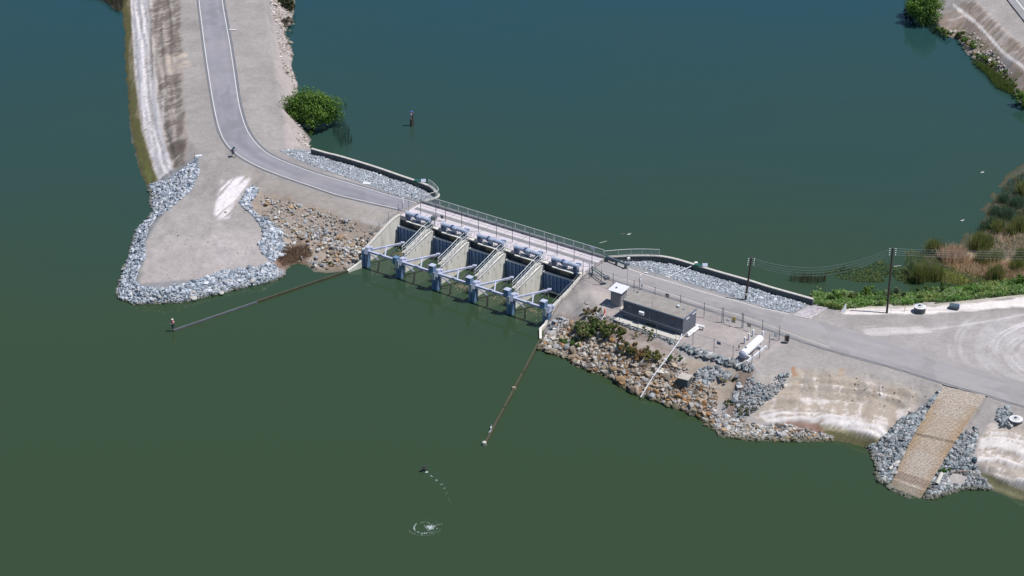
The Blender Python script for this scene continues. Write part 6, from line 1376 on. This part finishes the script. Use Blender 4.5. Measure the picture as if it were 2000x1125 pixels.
# leafy green bank beside the lot
def plants(name, poly, n, h, size, cols, lab, water=False):
    pts = sample_poly(poly, n); x, y, z = on_ground(pts[:, 0], pts[:, 1]); z = np.maximum(z, .02)
    den = fbm(x * .5 + 40, y * .5, 3); k = den > .3; x, y, z, den = x[k], y[k], z[k], den[k]; m_ = len(x)
    zz = z + h * rng.random(m_) * (.35 + 1.3 * np.clip(den - .3, 0, .6)); P0 = np.stack([x, y, zz], 1)
    nr = rng.normal(0, .6, (m_, 3)) + np.array([0, -.2, 1.0]); nr /= np.linalg.norm(nr, axis=1)[:, None]
    t_ = np.cross(nr, rng.normal(0, 1, (m_, 3))); t_ /= np.linalg.norm(t_, axis=1)[:, None]; b_ = np.cross(nr, t_); s = size * rng.uniform(.6, 1.5, (m_, 1))
    v = np.stack([P0 - t_ * s, P0 + b_ * s * .55, P0 + t_ * s, P0 - b_ * s * .55], 1).reshape(-1, 3)
    P_ = np.array(cols); tint = np.clip((fbm(x * .3 + 9, y * .3, 3) - .3) * 2.5, 0, .999); c = P_[(tint * len(P_)).astype(int)] * rng.uniform(.75, 1.3, (m_, 1))
    o = fast_mesh(name, v, np.arange(4 * m_).reshape(-1, 4), M['leaves'], np.repeat(c, 4, 0)); tag(o, lab, 'plants', kind='stuff')
plants('bank_plants', [(1580, 592), (1590, 578), (1640, 574), (1700, 578), (1760, 580), (1840, 570), (1900, 562), (2010, 552), (2010, 574), (1900, 586), (1800, 596), (1700, 599), (1640, 606), (1615, 602)], 30000, 1.3, .14, [(.08, .17, .035), (.12, .24, .045), (.15, .27, .06), (.24, .32, .14), (.11, .21, .045), (.2, .27, .07)], 'leafy bright green plants covering the bank behind the pale berm')
plants('water_plants', [(1608, 556), (1640, 545), (1690, 545), (1720, 530), (1770, 525), (1780, 560), (1740, 572), (1690, 576), (1640, 568)], 2600, .25, .13, [(.05, .09, .03), (.07, .12, .03), (.09, .13, .03)], 'thin green plants floating at the edge of the lake by the taller pole')
for i, (x_, y_, rx, h, cols, lab) in enumerate(((1662, 588, 1.3, 1.2, [(.12, .15, .04), (.09, .13, .03)], 'yellow green bush on the bank left of the taller pole'), (1694, 580, 1.7, 1.6, GREENS, 'dark green bush on the bank close left of the taller pole'), (1750, 583, 1.8, 1.4, [(.14, .19, .10), (.2, .25, .16), (.07, .12, .04)], 'pale flowering bush on the bank right of the taller pole'), (1808, 578, 1.5, 1.5, [(.09, .15, .03), (.07, .12, .03)], 'bright green bush on the bank behind the round riser'), (1798, 588, .9, .9, GREENS, 'small dark bush just behind the round riser'), (1845, 572, 1.6, 1.4, [(.08, .14, .03), (.06, .12, .02)], 'bright green bush on the bank behind the blue box'), (1630, 590, 1.5, 1.2, GREENS, 'green bush on the bank above the white leaning panel'), (1720, 590, 1.0, .9, [(.16, .2, .12), (.08, .12, .04)], 'small pale flowering bush at the foot of the taller pole'), (1998, 560, 1.6, 1.8, GREENS, 'dark green bush at the right edge of the marsh'))):
    bush(x_, y_, rx, h, int(700 * rx), lab, cols, size=.13)

# ------------------------------------------------------------------ people
def person(name, loc, rz, lab, J, shirt, legs, hat=None, extra=None):
    r = empty(name, loc, lab, 'person', rz=rz)
    def skin_obj(nm, V, E, Rr, mt, sub=1):
        me = bpy.data.meshes.new(nm); me.from_pydata([tuple(p) for p in V], E, []); o = bpy.data.objects.new(nm, me); S.collection.objects.link(o); o.parent = r
        o.modifiers.new('skin', 'SKIN'); 
        for i, v in enumerate(me.skin_vertices[0].data): v.radius = (Rr[i], Rr[i] * .85); v.use_root = (i == 0)
        o.modifiers['skin'].use_smooth_shade = True; s_ = o.modifiers.new('sub', 'SUBSURF'); s_.levels = sub; s_.render_levels = sub; me.materials.append(mt); return o
    K = list(J); V = [J[k][0] for k in K]; Rr = [J[k][1] for k in K]; ix = {k: i for i, k in enumerate(K)}
    ed = [('pelvis', 'chest'), ('chest', 'neck'), ('neck', 'head'), ('head', 'crown')]
    for s_ in 'lr':
        ed += [('chest', 'sh' + s_), ('sh' + s_, 'el' + s_), ('el' + s_, 'wr' + s_), ('wr' + s_, 'ha' + s_), ('pelvis', 'hip' + s_), ('hip' + s_, 'kn' + s_), ('kn' + s_, 'an' + s_), ('an' + s_, 'to' + s_)]
    E_ = [(ix[a], ix[b]) for a, b in ed]
    for s_ in 'lr':
        w_, h_ = Vector(J['wr' + s_][0]), Vector(J['ha' + s_][0]); d = (h_ - w_).normalized(); sd = d.cross(Vector((0, 0, 1))); sd = sd.normalized() if sd.length > .1 else Vector((1, 0, 0)); pn = sd.cross(d)
        for k in range(4):
            b0 = h_ + sd * (.03 - .02 * k); ln = (.065, .075, .07, .055)[k]; i0 = len(V); V += [b0 + d * .01, b0 + d * ln * .5 + pn * .004, b0 + d * ln * .85 - pn * .02]; Rr += [.009, .009, .008]; E_ += [(ix['ha' + s_], i0), (i0, i0 + 1), (i0 + 1, i0 + 2)]
        i0 = len(V); b0 = w_.lerp(h_, .4) + sd * .035; V += [b0, b0 + sd * .025 + d * .035]; Rr += [.012, .01]; E_ += [(ix['wr' + s_], i0), (i0, i0 + 1)]
    skin_obj('body', V, E_, Rr, M['skin'])
    q = lambda k: Vector(J[k][0])
    V = [q('pelvis') + Vector((0, 0, .05)), q('chest'), q('neck') - Vector((0, 0, .05)), q('shl'), q('ell'), q('shr'), q('elr')]
    skin_obj('shirt', V, [(0, 1), (1, 2), (1, 3), (3, 4), (1, 5), (5, 6)], [.17, .185, .09, .1, .075, .1, .075], shirt)
    V = [q('pelvis'), q('hipl'), q('knl'), q('anl') + Vector((0, 0, .05)), q('hipr'), q('knr'), q('anr') + Vector((0, 0, .05))]
    skin_obj('trousers', V, [(0, 1), (1, 2), (2, 3), (0, 4), (4, 5), (5, 6)], [.165, .12, .085, .07, .12, .085, .07], legs)
    hd = q('head'); cr = q('crown')
    for s_ in (-.03, .03): MB().lathe(hd + Vector((s_, -.098, .02)), [(.002, -.01), (.012, 0), (.002, .01)], 6).build('eye', M['black']).parent = r
    MB().box(hd + Vector((0, -.108, -.015)), (.025, .03, .045), 0, .008).build('nose', M['skin']).parent = r; MB().box(hd + Vector((0, -.1, -.055)), (.05, .012, .012)).build('mouth', M['wood']).parent = r
    if hat:
        h = MB().lathe(cr - Vector((0, 0, .03)), [(.17, 0), (.17, .015), (.1, .03), (.095, .1), (.05, .13)], 16).build('hat', hat, None, True); h.parent = r
    else:
        h = MB().lathe(hd + Vector((0, .015, .0)), [(.1, -.02), (.115, .04), (.1, .1), (.05, .14)], 12).build('hair', M['wood'], None, True); h.parent = r
    return r
def stand(arm=.0):
    J = {'pelvis': ((0, 0, .95), .13), 'chest': ((0, .0, 1.28), .15), 'neck': ((0, 0, 1.5), .06), 'head': ((0, -.02, 1.62), .095), 'crown': ((0, -.01, 1.72), .08)}
    for s_, k in (('l', -1), ('r', 1)):
        J['sh' + s_] = ((.19 * k, 0, 1.42), .065); J['hip' + s_] = ((.1 * k, 0, .88), .09); J['kn' + s_] = ((.12 * k, -.03, .48), .06); J['an' + s_] = ((.13 * k, .02, .08), .045); J['to' + s_] = ((.15 * k, -.16, .04), .045)
        J['el' + s_] = ((.29 * k, -.08, 1.15), .045); J['wr' + s_] = ((.16 * k, -.32 - arm, 1.15), .032); J['ha' + s_] = ((.1 * k, -.4 - arm, 1.18), .035)
    return J
person('person', at(338, 644, .25), R(-20), 'person in pink shirt, blue trousers and pale hat standing on the left wall end', stand(), M['pink'], M['navy'], M['cream'])
q = at(338, 644, .25); o = MB().tube([q + Vector((-.1, -.4, 1.15)), q + Vector((-.9, -1.6, 1.9)), q + Vector((-1.5, -2.6, 2.2))], .014, 4, .006).build('fishing_rod', M['post'], None); tag(o, 'fishing rod held by the person in the pink shirt', 'fishing rod')
# channel marker pile with a person on it
q = at(803.5, 246, 0)
r = empty('timber_pile', q, 'dark old timber pile standing in the open lake', 'pile'); MB().lathe(q - Vector((0, 0, 1)), [(.26, 0), (.22, 2.3)], 9).build('shaft', M['wood'], r, True); MB().lathe(q + Vector((.28, .1, -1)), [(.13, 0), (.11, 3.4)], 8).build('side_stake', M['wood'], r, True)
person('person', q + Vector((0, 0, 1.3)), R(35), 'person in blue shirt standing on the old timber pile in the lake', stand(.05), M['bluecloth'], M['greycloth'], None)

# cyclist
def bicycle(loc, rz):
    r = empty('bicycle', loc, 'dark road bicycle ridden along the left edge line of the bend', 'bicycle', rz=rz)
    for x_ in (-.5, .5):
        w_ = bpy.data.objects.new('wheel', None); S.collection.objects.link(w_); w_.parent = r; w_.location = (x_, 0, .34)
        pts = [(.33 * math.cos(a), 0, .33 * math.sin(a)) for a in [i * math.pi / 10 for i in range(21)]]
        MB().tube(pts, .022, 5).build('tyre', M['black']).parent = w_; sp_ = MB()
        for i in range(8): a = i * math.pi / 4; sp_.tube([(0, 0, 0), (.31 * math.cos(a), 0, .31 * math.sin(a))], .004, 3)
        sp_.build('spokes', M['galv']).parent = w_
    fr = MB()
    for a, b_ in (((-.5, .34), (-.08, .28)), ((-.08, .28), (-.2, .85)), ((-.2, .78), (-.5, .34)), ((-.2, .78), (.33, .82)), ((-.08, .28), (.36, .72)), ((.33, .9), (.5, .34))): fr.tube([(a[0], 0, a[1]), (b_[0], 0, b_[1])], .02, 5)
    fr.build('frame', M['blue'], None).parent = r; MB().box((-.2, 0, .92), (.26, .12, .06), 0, .02).build('saddle', M['black']).parent = r
    MB().tube([(.45, -.22, .95), (.36, 0, .97), (.45, .22, .95)], .018, 5).build('handlebar', M['black']).parent = r
    MB().lathe((-.08, -.06, .28), [(.09, 0), (.09, .02)], 10, (0, 1, 0)).build('crank', M['galv']).parent = r
    return r
bl = at(455.5, 304, RZ + .02); bicycle(bl, R(-47)); 
J = {'pelvis': ((0, .2, 1.0), .12), 'chest': ((0, -.1, 1.28), .14), 'neck': ((0, -.26, 1.42), .06), 'head': ((0, -.34, 1.5), .095), 'crown': ((0, -.36, 1.6), .08)}
for s_, k in (('l', -1), ('r', 1)):
    J['sh' + s_] = ((.18 * k, -.16, 1.38), .065); J['hip' + s_] = ((.1 * k, .18, .95), .09); J['kn' + s_] = ((.12 * k, -.2, .75 if k > 0 else .62), .06); J['an' + s_] = ((.12 * k, .05, .35 if k > 0 else .16), .045); J['to' + s_] = ((.12 * k, -.1, .3 if k > 0 else .12), .04)
    J['el' + s_] = ((.25 * k, -.3, 1.15), .045); J['wr' + s_] = ((.22 * k, -.43, .98), .032); J['ha' + s_] = ((.21 * k, -.48, .96), .035)
cy = person('person', bl, R(-47 + 90), 'cyclist in teal shirt and dark helmet riding along the bend of the left road', J, M['tealcloth'], M['navy'], M['black'])

# ------------------------------------------------------------------ birds and disturbed water
def bird(p, ang, mt, lab, s_=1.0, wings=False, cat='bird'):
    r = empty('bird', p, lab, cat, rz=ang)
    MB().lathe((-.28 * s_, 0, .12 * s_), [(.02 * s_, 0), (.09 * s_, .1 * s_), (.13 * s_, .28 * s_), (.08 * s_, .45 * s_), (.03 * s_, .5 * s_)], 10, (1, 0, .1)).build('body', mt, None, True).parent = r
    MB().tube([(.18 * s_, 0, .15 * s_), (.26 * s_, 0, .3 * s_)], .04 * s_, 6).build('neck', mt, None, True).parent = r
    MB().lathe((.24 * s_, 0, .33 * s_), [(.02, -.05 * s_), (.055 * s_, 0), (.05 * s_, .05 * s_), (.01, .09 * s_)], 8, (1, 0, 0)).build('head', mt, None, True).parent = r
    MB().bar((.3 * s_, 0, .33 * s_), (.4 * s_, 0, .32 * s_), .03 * s_, .02 * s_).build('beak', M['drift'], None).parent = r
    MB().bar((-.25 * s_, 0, .14 * s_), (-.42 * s_, 0, .13 * s_), .12 * s_, .02).build('tail', mt, None).parent = r
    for k in (-1, 1):
        if wings: pts = [(.1, .08 * k, .2), (.16, .38 * k, .32), (.02, .6 * k, .3), (-.14, .36 * k, .26), (-.14, .08 * k, .2)]
        else: pts = [(.12, .1 * k, .2), (.05, .15 * k, .14), (-.2, .12 * k, .1), (-.36, .04 * k, .15), (-.1, .05 * k, .22)]
        MB().prism([Vector(x) * s_ for x in pts], (0, 0, .02)).build('wing', mt, None).parent = r
    return r
bird(at(828.5, 917.5, .1), R(140), M['dfeather'], 'black water bird flapping up off the lake surface', 1.15, True)
bird(at(957.5, 844, .15), R(60), M['feather'], 'grey bird perched left of the algae covered wall, the lower one', .9)
bird(at(959, 836, .15), R(80), M['feather'], 'grey bird beside the algae covered wall, the upper one', .9)
o_n = 0
def foam_blob(pts_sz, lab, name='splash'):
    vs, fs = [], []; b_ = 0
    for (x, y, s_) in pts_sz:
        k = 6; a0 = random.random() * 6; 
        vs.append((x, y, .02 + s_ * .22))
        for i in range(k):
            rr_ = s_ * random.uniform(.5, 1.2); vs.append((x + rr_ * math.cos(a0 + i * 1.047), y + rr_ * .8 * math.sin(a0 + i * 1.047), .008))
        fs += [(b_, b_ + 1 + i, b_ + 1 + (i + 1) % k) for i in range(k)]; b_ += k + 1
    o = fast_mesh(name, np.array(vs), np.array(fs), M['foam']); tag(o, lab, 'splash', kind='stuff'); return o
tr_ = [(833, 921.5, .20), (834.5, 922, .14), (844, 930, .17), (853, 937.5, .14), (852, 937, .08), (861, 946, .10), (868, 954, .085), (872, 963, .07), (877, 975, .05), (880, 985, .05), (879, 979, .04)]
foam_blob([(at(x, y).x + random.gauss(0, .08), at(x, y).y + random.gauss(0, .12), s_ * random.uniform(.4, .8)) for x, y, s_ in tr_ for _ in range(4)], 'curving trail of small white splashes behind the black bird')
c0 = at(829, 1030); pp = []
for ring, (rx, ry, a_, b_, n_, s_) in enumerate(((2.05, 1.85, 3.5, 6.1, 70, .045), (2.0, 1.8, .4, 2.9, 26, .02), (1.3, 1.35, 2.4, 5.4, 80, .085), (1.1, 1.2, .7, 2.2, 26, .04), (1.6, 1.5, 5.1, 6.2, 24, .05))):
    for _ in range(n_):
        t_ = random.uniform(a_, b_); pp.append((c0.x + rx * math.cos(t_) + random.gauss(0, .05), c0.y + ry * math.sin(t_) + random.gauss(0, .07), s_ * random.uniform(.5, 1.5)))
c1 = at(841, 1030)
for _ in range(150): pp.append((c1.x + random.gauss(0, .26), c1.y + random.gauss(0, .3), random.uniform(.03, .13)))
for _ in range(26): t_ = random.random(); pp.append((c1.x + .3 + 1.0 * t_ + random.gauss(0, .06), c1.y + .1 + .7 * t_ + random.gauss(0, .1), random.uniform(.02, .08)))
pp = [(x_, y_, s_ * .72) for x_, y_, s_ in pp]; foam_blob(pp, 'ring shaped white splash on the water near the bottom of the picture')
# low ripple rings of real water relief
def ripple(c, radii):
    vs, fs = [], []; b_ = 0; n_ = 64
    for r0, h_ in radii:
        for rr_, z_ in ((r0 - .12, -.02), (r0, h_), (r0 + .12, -.02)):
            for i in range(n_): a = 2 * math.pi * i / n_; vs.append((c.x + rr_ * math.cos(a), c.y + rr_ * .93 * math.sin(a), z_))
        for j in range(2):
            for i in range(n_): k = (i + 1) % n_; fs.append((b_ + j * n_ + i, b_ + j * n_ + k, b_ + (j + 1) * n_ + k, b_ + (j + 1) * n_ + i))
        b_ += 3 * n_
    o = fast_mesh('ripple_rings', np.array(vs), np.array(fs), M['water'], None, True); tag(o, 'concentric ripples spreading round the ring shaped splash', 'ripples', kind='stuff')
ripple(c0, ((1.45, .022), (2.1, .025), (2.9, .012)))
# floating debris
rd = lambda a, b: random.uniform(a, b)
def debris(cenab, sa, sn, n, lab, s_=(.05, .22)):
    mb = MB()
    for _ in range(n):
        p = D(cenab[0] + random.gauss(0, sa), cenab[1] + random.gauss(0, sn), .03); l_ = rd(*s_); an = rd(0, 3.14); v = Vector((math.cos(an), math.sin(an), 0)) * l_; mb.bar(p - v, p + v, rd(.03, .09), .04)
    o = mb.build('floating_debris', M['drift'], None); tag(o, lab, 'debris', kind='stuff')
debris((16.8, -6.0), 1.1, .9, 230, 'mat of brown floating debris in the middle bay'); debris((2.4, -3.2), .7, .5, 60, 'brown floating debris in the leftmost bay'); debris((9.3, -4.8), .9, .7, 60, 'brown floating debris in the second bay'); debris((23.4, -6.4), .9, .7, 40, 'brown floating debris in the fourth bay')
debris((29.5, -6.8), .9, .7, 30, 'brown floating debris in the rightmost bay')
for (x0, y0, x1, y1, rr_, mt, lab) in ((784, 541, 800, 534, .07, 'drift', 'pale floating pole beside the second pile'), (1171, 475, 1185, 471, .05, 'cap', 'pale floating stick in the lake above the right end of the deck'), (582, 514, 604, 500, .08, 'drift', 'long pole lying across the head of the cove'), (1213, 457, 1220, 458, .05, 'drift', 'short brown floating stick in the middle of the lake'), (1745, 521, 1760, 519, .06, 'cap', 'pale stick floating beside the reeds right of the taller pole'), (362, 560, 374, 561, .06, 'drift', 'thin dark stick lying on the gravel point')):
    p, q2 = at(x0, y0, 0), at(x1, y1, 0)
    if 'gravel' in lab or 'cove' in lab: p, q2 = G(x0, y0), G(x1, y1); p.z += .08; q2.z += .08
    o = MB().tube([p + Vector((0, 0, .03)), q2 + Vector((0, 0, .03))], rr_, 6, rr_ * .7).build('stick', M[mt], None); tag(o, lab, 'stick')
for (x_, y_, lab) in ((1919, 338, 'white bird floating on the lake near the upper marsh'), (1880, 432, 'white bird floating on the lake nearer the marsh edge'), (1229, 459, 'small pale bird floating in the middle of the lake')):
    bird(at(x_, y_, -.03), R(10), M['white2'], lab, .9)
for (x_, y_, lab) in ((1565, 845, 'dead reddish log lying at the foot of the eroded bank'), (1885, 925, 'reddish driftwood log right of the block ramp')):
    q = G(x_, y_); o = MB().tube([q + Vector((-1.5, .1, .1)), q + Vector((0, 0, .3)), q + Vector((1.6, .25, .2))], .12, 7, .06).build('driftwood_log', mat('red_driftwood' + lab[:4], (.20, .10, .07), .85, .3, 5, .3), None); tag(o, lab, 'log')
    mb = MB()
    for _ in range(26): p = q + Vector((rd(-1.8, 1.8), rd(-.7, .7), rd(.1, .3))); v = Vector((rd(-1, 1), rd(-.5, .5), rd(-.1, .3))) * .6; mb.tube([p - v, p + v], .03, 4, .015)
    o = mb.build('twigs', M['drift'], None); tag(o, 'tangle of brown twigs around the ' + lab, 'twigs', kind='stuff')
EOF_MARK = True
